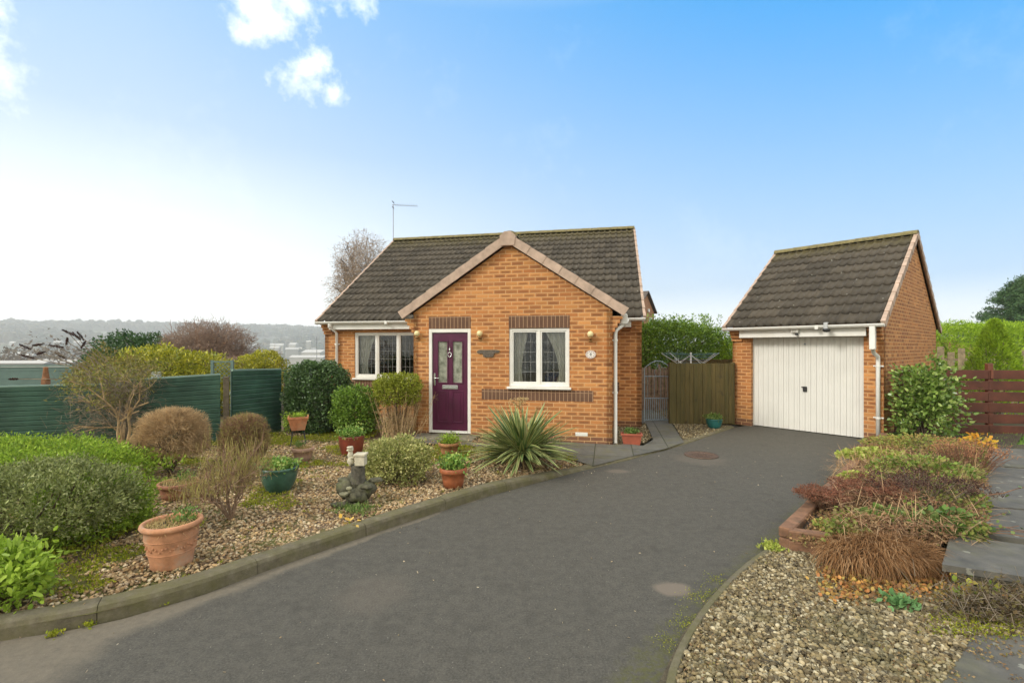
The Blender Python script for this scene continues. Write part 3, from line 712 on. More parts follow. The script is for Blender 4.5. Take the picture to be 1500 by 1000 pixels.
# front garden surface
def kx(y):
    for a, b2 in zip(kerb, kerb[1:]):
        if a[1] <= y <= b2[1]: return a[0] + (b2[0] - a[0]) * (y - a[1]) / (b2[1] - a[1])
    return kerb[0][0] if y < kerb[0][1] else kerb[-1][0]
m, t, b = mat('garden_earth'); p = worldpos(t)
c = t.ramp(t.noise(p, 40, 6, .7), [(.3, (.07, .045, .028)), (.5, (.15, .10, .06)), (.7, (.24, .17, .11))])
c = t.mix(t.map(t.noise(p, 2.0, 6, .7), .45, .58, 0, .8), c, t.mix(t.noise(p, 50, 4), (.07, .085, .015), (.16, .17, .03)))
t.put(b.inputs['Base Color'], c); b.inputs['Roughness'].default_value = .95; t.put(b.inputs['Normal'], t.bump(t.noise(p, 60, 5), .8, .02)); EARTH = m
V = []; Fc = []; ys = np.arange(1.7, 11.6, .1); nx_ = 90
for y in ys:
    x1 = min(kx(y) - .03, 1.75)
    for k in range(nx_): x = -11 + (x1 + 11) * (k / (nx_ - 1)) ** .7; V.append((x, y, zg(x) + .022 * noise.noise(Vector((x * 1.3, y * 1.3, 0))) * min(1, abs(x - x1)) - .008))
for j in range(len(ys) - 1):
    for k in range(nx_ - 1): a = j * nx_ + k; Fc.append((a, a + 1, a + 1 + nx_, a + nx_))
tag(npmesh('garden_bed', V, Fc, EARTH, smooth=True), kind='structure')
# paths
m, t, b = mat('dark_paving'); p = worldpos(t)
def local_uv(ang):
    s = t.sep(p); c_, s_ = math.cos(ang), math.sin(ang)
    return t.m('ADD', t.m('MULTIPLY', s[0], c_), t.m('MULTIPLY', s[1], -s_)), t.m('ADD', t.m('MULTIPLY', s[0], s_), t.m('MULTIPLY', s[1], c_))
u, v = local_uv(TH); fu = t.m('FRACT', t.m('DIVIDE', t.m('ADD', u, 30), .62)); fv = t.m('FRACT', t.m('DIVIDE', t.m('ADD', v, 30.13), .62))
dj = t.m('MINIMUM', t.m('MINIMUM', fu, t.m('SUBTRACT', 1.0, fu)), t.m('MINIMUM', fv, t.m('SUBTRACT', 1.0, fv)))
cell = t.wn(t.comb(t.m('FLOOR', t.m('DIVIDE', t.m('ADD', u, 30), .62)), t.m('FLOOR', t.m('DIVIDE', t.m('ADD', v, 30.13), .62))))[0]
c = t.ramp(t.noise(p, 9, 7, .7), [(.3, (.06, .062, .058)), (.7, (.135, .132, .118))]); c = t.mix(t.map(cell, 0, 1, 0, .4), c, (.17, .16, .12))
c = t.mix(t.map(t.noise(p, 3, 5, .7), .5, .68, 0, .7), c, (.12, .115, .045)); c = t.mix(t.map(dj, .008, .016, 1, 0), c, (.045, .05, .025))
t.put(b.inputs['Base Color'], c); b.inputs['Roughness'].default_value = .8; t.put(b.inputs['Normal'], t.bump(t.map(dj, .006, .02), .6, .01)); PAVE = m
pth = [hl(-4.05, -.02, 0), hl(.0, -.02, 0), hl(.25, .10, 0)] + [G(942, 655)[:3], G(957, 646), G(944, 616), G(972, 612), G(984, 622), G(1002, 650), G(975, 659.5), G(920, 672.0), G(868, 685.5)] + [hl(-.55, -1.35, 0), hl(-1.4, -1.0, 0), hl(-2.5, -.92, 0), hl(-4.05, -.85, 0)]
far_ = [D(1000, 560, 14)[:2], D(935, 560, 14)[:2]]
mb = MB()
mb.face([(q[0], q[1], .032 + max(0, zg(q[0]) - .02)) for q in pth]); tag(mb.build('path', PAVE), kind='structure')
MB().box(-.6, .6, -.5, 0, 0, .105, .01).build('doorstep', CONC, house, (DX0 / 2 + DX1 / 2, .0, 0))
mb = MB(); mb.face([(3.0, 10.85, .030), (3.75, 10.85, .030), (4.1, 16, .03), (3.2, 16, .03)]); tag(mb.build('path', PAVE), kind='structure')
mb = MB(); mb.box(-.02, .02, 0, 1, 0, .05); 
# back yard gravel
mb = MB(); mb.face([(2.6, 10.9, -.005), (9.5, 11.5, -.005), (9.5, 24, -.005), (2.6, 24, -.005)]); tag(mb.build('yard', EARTH), kind='structure')

# ------------------------------------------------------------ stones
def rotm(n):
    q = RNG.normal(size=(n, 4)); q /= np.linalg.norm(q, axis=1)[:, None]; w, x, y, z = q.T
    return np.stack([np.stack([1 - 2 * (y * y + z * z), 2 * (x * y - z * w), 2 * (x * z + y * w)], 1), np.stack([2 * (x * y + z * w), 1 - 2 * (x * x + z * z), 2 * (y * z - x * w)], 1), np.stack([2 * (x * z - y * w), 2 * (y * z + x * w), 1 - 2 * (x * x + y * y)], 1)], 1)
_b = []; 
for zz, rr_, o in ((-.8, .6, 0), (0, 1, .5), (.8, .6, 0)):
    for k in range(5): a = 2 * PI * (k + o) / 5; _b.append((rr_ * math.cos(a), rr_ * math.sin(a), zz))
_b += [(0, 0, -1), (0, 0, 1)]; _b = np.array(_b)
_f = []
for k in range(5):
    j = (k + 1) % 5; _f += [(15, k, j), (k, 5 + k, j), (j, 5 + k, 5 + j), (5 + k, 10 + k, 10 + j) if False else (5 + k, 10 + j, 5 + j), (5 + k, 10 + k, 10 + j), (16, 10 + k, 10 + j)]
_f = np.array(_f)
def stones(name, P, smin, smax, material, kind='stuff', sink=.25):
    n = len(P); sc = RNG.uniform(smin, smax, (n, 1)) * RNG.uniform(.7, 1.25, (n, 3)) * .5; sc[:, 2] *= .75
    base = _b[None] * RNG.uniform(.82, 1.15, (n, len(_b), 1)); Vv = base * sc[:, None, :]
    Vv = np.einsum('nij,nkj->nki', rotm(n), Vv) ; Vv[:, :, 2] *= .8
    Vv += P[:, None, :]; Vv[:, :, 2] += (sc.mean(1) * (1 - 2 * sink))[:, None]
    Fq = (_f[None] + (np.arange(n) * len(_b))[:, None, None]).reshape(-1, 3)
    return tag(npmesh(name, Vv.reshape(-1, 3), Fq, material, smooth=True), kind=kind)
def stonemat(name, cols, moss=None):
    m, t, b = mat(name); r = island(t); c = t.ramp(r, [(i / (len(cols) - 1), q) for i, q in enumerate(cols)])
    p = worldpos(t); c = t.mix(t.map(t.noise(p, 90, 4), .35, .7, 0, .5), c, t.mix(.5, c, (.06, .045, .03)))
    if moss: c = t.mix(t.map(t.noise(p, moss[1], 5, .7), moss[2], moss[2] + .13, 0, moss[3]), c, moss[0])
    t.put(b.inputs['Base Color'], c); b.inputs['Roughness'].default_value = .8; b.inputs['Specular IOR Level'].default_value = .3; return m
PINK = stonemat('pinkish_gravel', [(.19, .12, .06), (.46, .31, .17), (.60, .44, .25), (.33, .22, .12), (.66, .52, .32), (.26, .17, .10), (.76, .65, .45), (.50, .34, .18), (.14, .09, .05)], ((.13, .12, .03), 2.5, .52, .6))
BUFF = stonemat('buff_gravel', [(.07, .052, .03), (.22, .17, .085), (.38, .30, .155), (.10, .08, .045), (.52, .43, .26), (.045, .037, .025), (.28, .21, .105), (.12, .095, .052), (.64, .56, .37), (.075, .062, .036)], ((.12, .11, .05), 1.6, .52, .55))
# left bed
def scat(n, x0, x1, y0, y1): return np.stack([RNG.uniform(x0, x1, n), RNG.uniform(y0, y1, n)], 1)
def mossy(x, y): return noise.noise(Vector((x * .9, y * .9, 1.7))) + .55 * noise.noise(Vector((x * 2.6, y * 2.6, 4.7))) + .5 * (min(1, max(0, (y - 6.0) / 2.2)) - .42)
P = scat(95000, -7.2, 1.6, 2.3, 9.4); kxs = np.array([kx(y) for y in P[:, 1]]); P = P[P[:, 0] < kxs - .17]
ms = np.array([mossy(x, y) for x, y in P]); P = P[(ms < .22) | (RNG.uniform(size=len(P)) < .18)]
front = (P[:, 0] - HX) * math.sin(TH) + (P[:, 1] - HY) * math.cos(TH)
P = P[(front < -.95) | (P[:, 0] < -2.7)]
P = P[(P[:, 1] < 6.6) | (RNG.uniform(size=len(P)) < .55)]
Z = np.array([zg(x) + .022 * noise.noise(Vector((x * 1.3, y * 1.3, 0))) - .006 for x, y in P])
stones('gravel', np.column_stack([P, Z]), .015, .038, PINK)
# right patch
RP = [e_ for e_ in edge[1:]] + [G(1210, 812)[:2], G(1300, 835)[:2], G(1420, 870)[:2], G(1520, 890)[:2], (3.6, 2.0), (.7, 1.9)]
SH = MB(); SH.face([(x, y, .012) for x, y in [edge[0]] + RP[:-1] + [(4.2, 1.6)]]); m2 = SH.build('gravel_bed', simple('gritty_earth', (.11, .09, .055), .95, .35, 40, .01)); tag(m2, kind='structure')
P = scat(62000, .6, 4.2, 1.75, 4.4); P = P[inpoly(P, RP)]; ex = np.interp(P[:, 1], [e_[1] for e_ in edge], [e_[0] for e_ in edge]); P = P[P[:, 0] > ex + .08]
P = P[~inpoly(P, [G(x, y, .03)[:2] for x, y in ((1376, 1004), (1424, 929), (1580, 926), (1640, 1010))])]
stones('gravel', np.column_stack([P, np.full(len(P), .012) + RNG.uniform(0, .012, len(P))]), .015, .038, BUFF)
# strips by the gate and at the foot of the wall
GP = [G(986, 621)[:2], G(1072, 624)[:2], G(1003, 650)[:2]]
mb = MB(); mb.face([(x, y, .012) for x, y in GP]); tag(mb.build('gravel_bed', MATS['gritty_earth']), kind='structure')
P = scat(6000, 3.3, 5.2, 8, 11); P = P[inpoly(P, GP)]
WP = [hl(.0, -.02, 0)[:2], G(944, 650)[:2], G(955, 642)[:2], G(943, 617)[:2], hl(.64, MV, 0)[:2], hl(.02, MV, 0)[:2]]
mb = MB(); mb.face([(x, y, .010) for x, y in WP]); tag(mb.build('gravel_bed', MATS['gritty_earth']), kind='structure')
P2 = scat(7000, 1.4, 3.4, 8, 11); P2 = P2[inpoly(P2, WP)]; P = np.vstack([P, P2])
P3 = scat(5000, 3.4, 8, 11.2, 15); P = np.vstack([P, P3])
stones('gravel', np.column_stack([P, np.full(len(P), .012)]), .018, .04, BUFF)

# manhole cover
q = G(1027, 667); e = MB(); e.lathe([(0, .004), (.20, .004), (.205, .011), (.215, .011), (.22, .003), (.25, .003), (.262, .016), (.262, 0)], 30)
for k in range(-3, 4):
    for j in range(-3, 4):
        if k * k + j * j < 10: e.box(k * .05 - .015, k * .05 + .015, j * .05 - .015, j * .05 + .015, .004, .010)
tag(e.build('manhole_cover', simple('rusty_iron', (.11, .07, .05), .8, .3, 30), None, (q[0], q[1], .002)), 'round rusty brown manhole cover set in the tarmac drive', 'manhole cover')

# ------------------------------------------------------------ plants
def unit(a): return a / np.maximum(1e-9, np.linalg.norm(a, axis=1))[:, None]
def leaves(name, C, Dr, L, W, material, parent=None, fold=.25, shape='leaf', up=None):
    """C centres (base), Dr direction of each leaf, L and W arrays or numbers"""
    n = len(C); L = np.broadcast_to(L, n) * RNG.uniform(.7, 1.25, n); W = np.broadcast_to(W, n) * RNG.uniform(.75, 1.25, n)
    Dr = unit(Dr); A = RNG.normal(size=(n, 3)) if up is None else up + RNG.normal(size=(n, 3)) * .5
    S = unit(np.cross(Dr, A)); Nn = np.cross(S, Dr)
    Lc, Wc = L[:, None], W[:, None]
    p0 = C; p2 = C + Dr * Lc; mid = C + Dr * Lc * .48
    if shape == 'leaf':
        p1 = mid + S * Wc * .5 + Nn * Wc * fold; p3 = mid - S * Wc * .5 + Nn * Wc * fold
        Vv = np.stack([p0, p1, p2, p3], 1).reshape(-1, 3); Fq = np.arange(n * 4).reshape(n, 4)
        # split along the midrib so the fold shows
        Fq = np.concatenate([Fq[:, [0, 1, 2]], Fq[:, [0, 2, 3]]])
    else:
        a = C + Dr * Lc * .3; b_2 = C + Dr * Lc * .75
        Vv = np.stack([p0, a + S * Wc * .5, b_2 + S * Wc * .42, p2 - Nn * Lc * .08, b_2 - S * Wc * .42, a - S * Wc * .5], 1).reshape(-1, 3); I = np.arange(n * 6).reshape(n, 6)
        Fq = np.concatenate([I[:, [0, 1, 2, 3]], I[:, [0, 3, 4, 5]]])
    return npmesh(name, Vv, Fq, material, parent)
def segs(name, P0, P1, R0, R1, material, parent=None, n=3):
    P0, P1 = np.asarray(P0, float), np.asarray(P1, float); k = len(P0); d = unit(P1 - P0)
    R0 = np.broadcast_to(R0, k); R1 = np.broadcast_to(R1, k)
    ref = np.where(np.abs(d[:, 2:3]) > .9, np.array([[1., 0, 0]]), np.array([[0, 0, 1.]])); a = unit(np.cross(d, ref)); b2 = np.cross(d, a); V = []
    for P, Rr in ((P0, R0), (P1, R1)):
        for j in range(n): t = 2 * PI * j / n; V.append(P + (a * math.cos(t) + b2 * math.sin(t)) * Rr[:, None])
    V = np.stack(V, 1).reshape(-1, 3); I = (np.arange(k) * 2 * n)[:, None]
    Fq = np.concatenate([np.concatenate([I + j, I + (j + 1) % n, I + n + (j + 1) % n, I + n + j], 1) for j in range(n)])
    return npmesh(name, V, Fq, material, parent, smooth=n > 4)
def shell(n, c, r, lo=.8, hi=1.0, p=2.0, zmin=-1, amp=.12, fr=2.2, seed=0):
    """points of a lumpy rounded volume, and their outward directions"""
    d = unit(RNG.normal(size=(int(n * 1.6) + 10, 3))); d = d[d[:, 2] > zmin][:n]; k = len(d)
    sc = 1 / (np.abs(d) ** p).sum(1) ** (1 / p)
    nz = np.array([noise.noise(Vector((a * fr + seed * 3.1, b2 * fr, c_ * fr))) + .5 * noise.noise(Vector((a * fr * 2.7 + seed, b2 * fr * 2.7, c_ * fr * 2.7))) for a, b2, c_ in d])
    t = (lo + (hi - lo) * RNG.uniform(size=k) ** .6) * sc * (1 + amp * nz * 1.6)
    return np.array(c) + d * t[:, None] * np.array(r), unit(d / np.array(r))
def grow(base, dirs, levels, L0, r0, spread, kids, seed=1, shrink=.72, grav=0.0, wobble=.18):
    """branching stems: returns segments and the tip points"""
    rnd = random.Random(seed); S0, S1, Ra, Rb, tips = [], [], [], [], []
    def rec(p, d, L, r, lev):
        n = 3; q = p
        for i in range(n):
            d2 = (d + Vector([rnd.gauss(0, wobble) for _ in range(3)]) + Vector((0, 0, grav))).normalized(); q2 = q + d2 * L / n
            ra, rb = r * (1 - .3 * i / n), r * (1 - .3 * (i + 1) / n); S0.append(q[:]); S1.append(q2[:]); Ra.append(ra); Rb.append(rb); q = q2; d = d2
            if lev < levels and i and rnd.random() < .6:
                rec(q, (d + Vector([rnd.gauss(0, spread) for _ in range(3)])).normalized(), L * shrink * rnd.uniform(.6, 1), rb * .6, lev + 1)
        tips.append((q[:], d[:]))
        if lev < levels:
            for _ in range(kids): rec(q, (d + Vector([rnd.gauss(0, spread) for _ in range(3)])).normalized(), L * shrink * rnd.uniform(.75, 1.15), r * .66, lev + 1)
    for d in dirs: rec(Vector(base), Vector(d).normalized(), L0 * rnd.uniform(.85, 1.15), r0 * rnd.uniform(.8, 1.1), 0)
    return np.array(S0), np.array(S1), np.array(Ra), np.array(Rb), np.array([a for a, _ in tips]), np.array([b2 for _, b2 in tips])
def blades(name, B, Dr, L, W, material, parent=None, droop=.5, n=5, taper=1.0):
    """long narrow leaves that bend under their weight; UV x runs across the leaf"""
    k = len(B); L = np.broadcast_to(L, k); W = np.broadcast_to(W, k); Dr = unit(Dr); S = unit(np.cross(Dr, np.array([0, 0, 1.]) + RNG.normal(size=(k, 3)) * .15)); droop = np.broadcast_to(droop, k)
    rows = []; uvs = []
    for i in range(n + 1):
        t = i / n; c = B + Dr * (L * t)[:, None] + np.array([0, 0, -1.]) * (L * droop * t * t)[:, None]
        w = W * (1 - t ** 2.2 * taper) * (.55 + .45 * min(1, t * 4)) * .5; up = np.cross(S, Dr) * (w * .35)[:, None]
        rows += [c - S * w[:, None] + up, c, c + S * w[:, None] + up]; uvs += [(0, t), (.5, t), (1, t)]
    V = np.stack(rows, 1).reshape(-1, 3); m3 = 3 * (n + 1); I = (np.arange(k) * m3)[:, None]; Fq = []
    for i in range(n):
        for j in (0, 1): a = 3 * i + j; Fq.append(np.concatenate([I + a, I + a + 1, I + a + 4, I + a + 3], 1))
    return npmesh(name, V, np.concatenate(Fq), material, parent, uv=np.tile(np.array(uvs), (k, 1)))
def N(n): return RNG.normal(size=(n, 3))
def bush(name, label, cat, c, r, n, L, W, material, p=2.2, lo=.72, amp=.14, fr=2.4, zmin=-.8, out=.7, group=None, stems=14, root=None, inner=.35, shape='leaf', seed=0, stemmat=None, clump=None, base=None):
    """a leafy shrub: stems from the root and leaves through the crown; c is the crown's centre"""
    base = base or (c[0], c[1], root if root is not None else zg(c[0]) if c[1] < 10 and c[0] < 2 else 0)
    e = empty(name, base, 0, label, cat, group); o = np.array(base)
    P, Dn = shell(n, np.array(c) - o, r, lo, 1.0, p, zmin, amp, fr, seed)
    P2, D2 = shell(int(n * inner), np.array(c) - o, r, .3, lo, p, zmin, amp, fr, seed)
    if clump: # sprigs: leaves gathered round points of the shell
        k = max(1, len(P) // clump); idx = RNG.integers(0, k, len(P)); P = P[idx] + N(len(P)) * L * .7; Dn = Dn[idx]
    A = np.vstack([P, P2]); B = np.vstack([Dn, D2]) * out + N(len(A)) * .6 + np.array([0, 0, .25])
    leaves('crown' if cat == 'tree' else 'foliage', A, B, L, W, material, e, shape=shape)
    T, _ = shell(stems, np.array(c) - o, r, .5, .9, p, -.2, amp, fr, seed); T = T
    st = np.array([(RNG.normal() * r[0] * .12, RNG.normal() * r[1] * .12, 0) for _ in range(len(T))]); mid = (st + T) / 2 + N(len(T)) * .04
    rad = max(.005, .012 * r[0] / .5)
    segs('trunk' if cat == 'tree' else 'stems', np.vstack([st, mid]), np.vstack([mid, T]), np.concatenate([np.full(len(T), rad), np.full(len(T), rad * .7)]), np.concatenate([np.full(len(T), rad * .7), np.full(len(T), rad * .3)]), stemmat or BARK, e, 5)
    return e
LM = leafmat
GRN = LM('dark_holly_leaf', [(0.027, 0.053, 0.018), (0.053, 0.098, 0.030), (0.083, 0.143, 0.045), (0.045, 0.075, 0.030)], .35, .12, .5)
JUN = LM('bright_juniper', [(.12, .20, .02), (.20, .30, .03), (.29, .38, .05), (.08, .13, .02), (.20, .24, .03)], .6, .25, .2)
GGR = LM('grey_green_leaf', [(.055, .068, .018), (.14, .16, .045), (.25, .28, .10), (.09, .11, .03), (.33, .34, .15)], .5, .2, .4)
YGR = LM('yellow_green_leaf', [(.13, .20, .02), (.22, .32, .03), (.32, .42, .06), (.10, .15, .02)], .5, .3, .3)
HED = LM('box_leaf', [(.05, .095, .012), (.10, .18, .02), (.17, .26, .04), (.07, .12, .02)], .4, .2, .4)
OLV = LM('olive_shrub_leaf', [(.11, .13, .015), (.20, .23, .02), (.28, .31, .04), (.09, .09, .02)], .45, .25, .3)
VAR = LM('variegated_leaf', [(.10, .13, .03), (.34, .33, .12), (.18, .20, .05), (.48, .44, .20), (.09, .10, .03)], .5, .2, .3)
LAU = LM('golden_laurel', [(.09, .12, .015), (.26, .26, .02), (.42, .38, .03), (.14, .15, .02)], .4, .2, .4)
HEG = LM('laurel_leaf', [(.07, .13, .015), (.14, .23, .025), (.22, .32, .04), (.09, .15, .02)], .35, .25, .4)
CON = LM('golden_conifer', [(.12, .20, .015), (.22, .32, .02), (.32, .42, .04), (.10, .16, .02)], .6, .3, .2)
PIN = LM('dark_pine', [(.025, .055, .02), (.045, .09, .03), (.07, .12, .045)], .6, .1, .2)
CAM = LM('camellia_leaf', [(.05, .09, .015), (.11, .18, .03), (.19, .27, .06), (.28, .34, .10)], .28, .2, .5)
TWB = simple('brown_twig', (.55, .38, .20), .85, .3, 9); TWR = simple('reddish_twig', (.30, .17, .10), .85, .3, 9); TWG = simple('grey_twig', (.25, .20, .14), .9, .3, 9); TWO = simple('olive_twig', (.38, .33, .10), .85, .3, 9)
DRYL = LM('dry_leaf', [(.26, .14, .06), (.38, .23, .10), (.45, .30, .15), (.2, .12, .06)], .8, .25, .1)
BRG = LM('dead_grass', [(.09, .045, .02), (.16, .08, .033), (.23, .125, .055), (.30, .19, .10), (.06, .03, .015)], .85, .2, .1)
PUR = LM('dark_seedhead', [(.03, .018, .016), (.055, .03, .026), (.09, .05, .04)], .9, .05, .1)
LIME = LM('lime_leaf', [(.15, .20, .03), (.25, .30, .05), (.34, .37, .09), (.20, .18, .05)], .5, .3, .3)
MIDG = LM('mid_green_leaf', [(.05, .09, .02), (.09, .15, .03), (.14, .20, .05), (.22, .26, .08)], .45, .3, .3)
AUT = LM('autumn_leaf', [(.45, .10, .03), (.55, .22, .04), (.50, .35, .05), (.30, .08, .03), (.20, .10, .04)], .7, .3, .2)
MOS = LM('moss_and_weed', [(.10, .13, .01), (.19, .22, .02), (.28, .28, .03), (.13, .10, .03)], .8, .25, .1)
# ------------------------------------------------------------ front garden planting
def B3(px, py): return GG(px, py)
bush('shrub', 'large dark grey-green mounded shrub with bare stems showing low down, nearest the kerb', 'shrub', (-4.02, 3.98, .43), (.72, .60, .34), 17000, .032, .014, GGR, p=2.3, lo=.8, amp=.14, fr=3.6, zmin=-.42, clump=13, stems=40, root=.06, seed=2, inner=.25)
bush('juniper', 'bright green spreading juniper in front of the dark green fence', 'shrub', (-5.95, 5.5, .27), (1.6, .85, .38), 22000, .045, .018, JUN, p=2.2, lo=.82, amp=.16, fr=3.6, zmin=-.1, clump=10, root=.06, seed=4, inner=.15)
bush('juniper', 'low bright green juniper beside the large terracotta pot', 'shrub', (-3.84, 4.30, .27), (.40, .44, .31), 9000, .04, .016, JUN, p=2.2, lo=.75, amp=.18, fr=3, zmin=-.5, clump=9, root=.08, seed=5, inner=.2)
bush('shrub', 'small yellow-green leafy shrub at the very edge of the kerb', 'shrub', (-3.30, 3.06, .27), (.25, .19, .21), 1500, .055, .022, YGR, p=2, lo=.5, amp=.2, fr=2, zmin=-.8, clump=9, root=.08, seed=6, shape='hex')
bush('holly_bush', 'tall dark green holly bush at the left corner of the house', 'shrub', (-3.92, 9.5, .74), (.60, .55, .74), 16000, .055, .032, GRN, p=2.8, lo=.72, amp=.13, zmin=-.9, root=.08, seed=7, inner=.25)
bush('box_shrub', 'clipped mid-green leafy shrub below the left window', 'shrub', (-3.0, 9.05, .55), (.40, .34, .45), 6000, .050, .03, HED, p=3.2, lo=.62, amp=.14, zmin=-.9, root=.08, seed=8, inner=.3)
e = bush('flowering_shrub', 'clipped yellow-green shrub with bare brown base beside the plum door', 'shrub', (-2.14, 8.82, .98), (.44, .27, .30), 5200, .045, .022, OLV, p=3, lo=.6, amp=.12, zmin=-.9, root=.08, seed=9, inner=.3)
e2 = [np.array((RNG.normal(0, .16), RNG.normal(0, .1), 0)) for _ in range(110)]
P0 = np.array(e2); P1 = P0 + np.column_stack([P0[:, 0] * .7 + RNG.normal(0, .09, 110), RNG.normal(0, .07, 110), RNG.uniform(.5, .95, 110)])
segs('bare_stems', P0, P1, .005, .002, TWB, e)
Q = P0[RNG.integers(0, 110, 1500)]; t_ = RNG.uniform(.1, 1, (1500, 1)); Q = P0[(i_ := RNG.integers(0, 110, 1500))] * (1 - t_) + P1[i_] * t_
segs('side_twigs', Q, Q + N(1500) * .05, .002, .001, TWB, e); leaves('dry_leaves', Q[:900] + N(900) * .04, N(900), .03, .014, LM('olive_brown_leaf', [(.16, .12, .03), (.10, .10, .02), (.2, .11, .05)], .7, .2), e)
bush('euonymus', 'low variegated cream and green shrub between the stone ornament and the path', 'shrub', (-1.46, 5.95, .33), (.43, .36, .30), 7500, .036, .02, VAR, p=2.0, lo=.6, amp=.2, fr=2.6, zmin=-.7, clump=8, root=.09, seed=12, inner=.3)

def twig_ball(label, base, c, r, n, m1, seed, group=None, tint=None, m2=None):
    e = empty('clipped_shrub', base, 0, label, 'shrub', group); o = np.array(base); c = np.array(c) - o
    S0, S1, Ra, Rb, T, Dn = grow((0, 0, 0), [(math.cos(a) * .6, math.sin(a) * .6, 1) for a in np.arange(0, 6.28, .9)], 2, c[2] * .75, .012, .45, 2, seed, .6)
    segs('stems', S0, S1, Ra, Rb, BARK, e, 5)
    P, Dn = shell(n, c, r, .94, 1.04, 2.7, -.75, .04, 2, seed); Q = c + (P - c) * RNG.uniform(.45, .72, (len(P), 1)) + N(len(P)) * .03
    M_ = (P + Q) / 2 + N(len(P)) * .02
    segs('twigs', np.vstack([Q, M_]), np.vstack([M_, P + N(len(P)) * .012]), .0028, .0016, m1, e)
    k = int(n * 2.2); i_ = RNG.integers(0, len(P), k); u_ = RNG.uniform(.2, 1, (k, 1)); Z0 = Q[i_] * (1 - u_) + P[i_] * u_
    segs('side_twigs', Z0, Z0 + unit(Dn[i_] + N(k) * .8) * RNG.uniform(.02, .06, (k, 1)), .0018, .0008, m2 or m1, e)
    if tint: leaves('buds', Z0[:k // 3] + N(k // 3) * .01, Dn[i_[:k // 3]] + N(k // 3), .012, .007, tint, e)
    return e
twig_ball('clipped round leafless brown shrub in front of the green fence', B3(250, 694), (-4.50, 6.25, .60), (.40, .38, .36), 3000, TWB, 3, tint=DRYL)
twig_ball('smaller reddish-brown clipped leafless shrub behind the branching bare shrub', B3(356, 684), (-3.72, 6.55, .50), (.30, .30, .34), 2200, TWR, 5, m2=TWO, tint=LM('olive_bud', [(.16, .15, .03), (.2, .12, .04)], .7, .2))
b0 = B3(338, 762); e = empty('bare_shrub', b0, 0, 'leafless shrub with forking grey-brown branches behind the large terracotta pot', 'shrub')
S0, S1, Ra, Rb, T, Dn = grow((0, 0, 0), [(math.cos(a) * .55, math.sin(a) * .5, 1.0) for a in np.arange(0, 6.28, .6)], 3, .26, .011, .36, 2, 12, .76, .06, .14)
k_ = (S1[:, 2] < .88); segs('branches', S0[k_], S1[k_], Ra[k_], Rb[k_], simple('mauve_bark', (.30, .20, .13), .85, .3, 12), e, 5)
i_ = RNG.integers(0, len(T), 1500); Q = T[i_] + N(1500) * .05; Q[:, 2] = np.clip(Q[:, 2], .25, .9)
segs('twigs', Q, Q + np.column_stack([RNG.normal(0, .02, 1500), RNG.normal(0, .02, 1500), RNG.uniform(.03, .12, 1500)]), .0018, .001, TWO, e)
segs('side_twigs', T[i_[:900]], T[i_[:900]] + N(900) * .05 + (0, 0, .02), .002, .001, TWR, e)

# buddleja by the fence: woody trunks, arching stems, dark seed spikes
b0 = B3(182, 668); e = empty('buddleja', b0, 0, 'sprawling half-bare buddleja with dark seed spikes leaning over the green fence', 'shrub')
S0, S1, Ra, Rb, T, Dn = grow((0, 0, 0), [(-.25, 0, 1), (.02, .1, 1), (.2, .0, 1), (-.5, 0, 1), (-.1, -.2, 1), (.35, -.1, 1), (-.75, .1, .9)], 3, .62, .024, .42, 2, 21, .68, .02, .16)
k_ = (S1[:, 2] < 1.62) & (S1[:, 0] < .25) & (S1[:, 0] > -1.6); segs('branches', S0[k_], S1[k_], Ra[k_], Rb[k_], TWB, e, 5)
T = T[(T[:, 2] < 1.62) & (T[:, 0] < .25)]
i_ = RNG.integers(0, len(T), 9000) ** 1; Q = T[i_] + N(9000) * (.10, .12, .08); Q = Q[(Q[:, 2] > 1.0 + .25 * np.sin(Q[:, 0] * 9)) & (Q[:, 2] < 1.66 + .12 * np.sin(Q[:, 0] * 14 + 1)) & (Q[:, 0] > -.8) & (Q[:, 0] < .28)]
leaves('foliage', Q, N(len(Q)) + (0, 0, -.3), .06, .016, LM('willowy_leaf', [(.11, .13, .03), (.20, .20, .04), (.24, .18, .05), (.08, .09, .03)], .6, .25), e)
i_ = RNG.integers(0, len(T), 2600); Q = T[i_] + N(2600) * (.12, .12, .16); segs('twigs', Q, Q + N(2600) * .08, .0025, .0012, TWG, e)
for j, (px, py, dx, dz) in enumerate([(20, 555, .1, .0), (100, 487, .15, -.08), (112, 492, .1, -.1), (37, 508, -.18, .07), (55, 505, .12, .02), (82, 507, .18, -.03), (60, 517, .1, .04), (88, 520, .12, -.08), (40, 522, .18, -.05), (98, 500, 0, .1), (122, 505, .05, .1), (118, 492, .08, -.12)]):
    Y = b0[1] - .25 + .05 * (j % 4); q = np.array(D(px, py, Y)) - np.array(b0); root = np.array((-.25 + .03 * j, .0, 1.0)); mid = (q + root) / 2 + np.array((0, 0, .1))
    segs('arching_stem', [root, mid], [mid, q], [.010, .007], [.007, .005], TWG, e)
    n = 260; u_ = RNG.uniform(-1, 1, n); A_ = np.array((dx, .02, dz)) * 1.05; Q = q + A_[None] * u_[:, None] * .5 + N(n) * (.007 * (1.1 - np.abs(u_)))[:, None]
    leaves('seed_spike', Q, N(n) + A_ * 2, .018, .009, PUR, e)

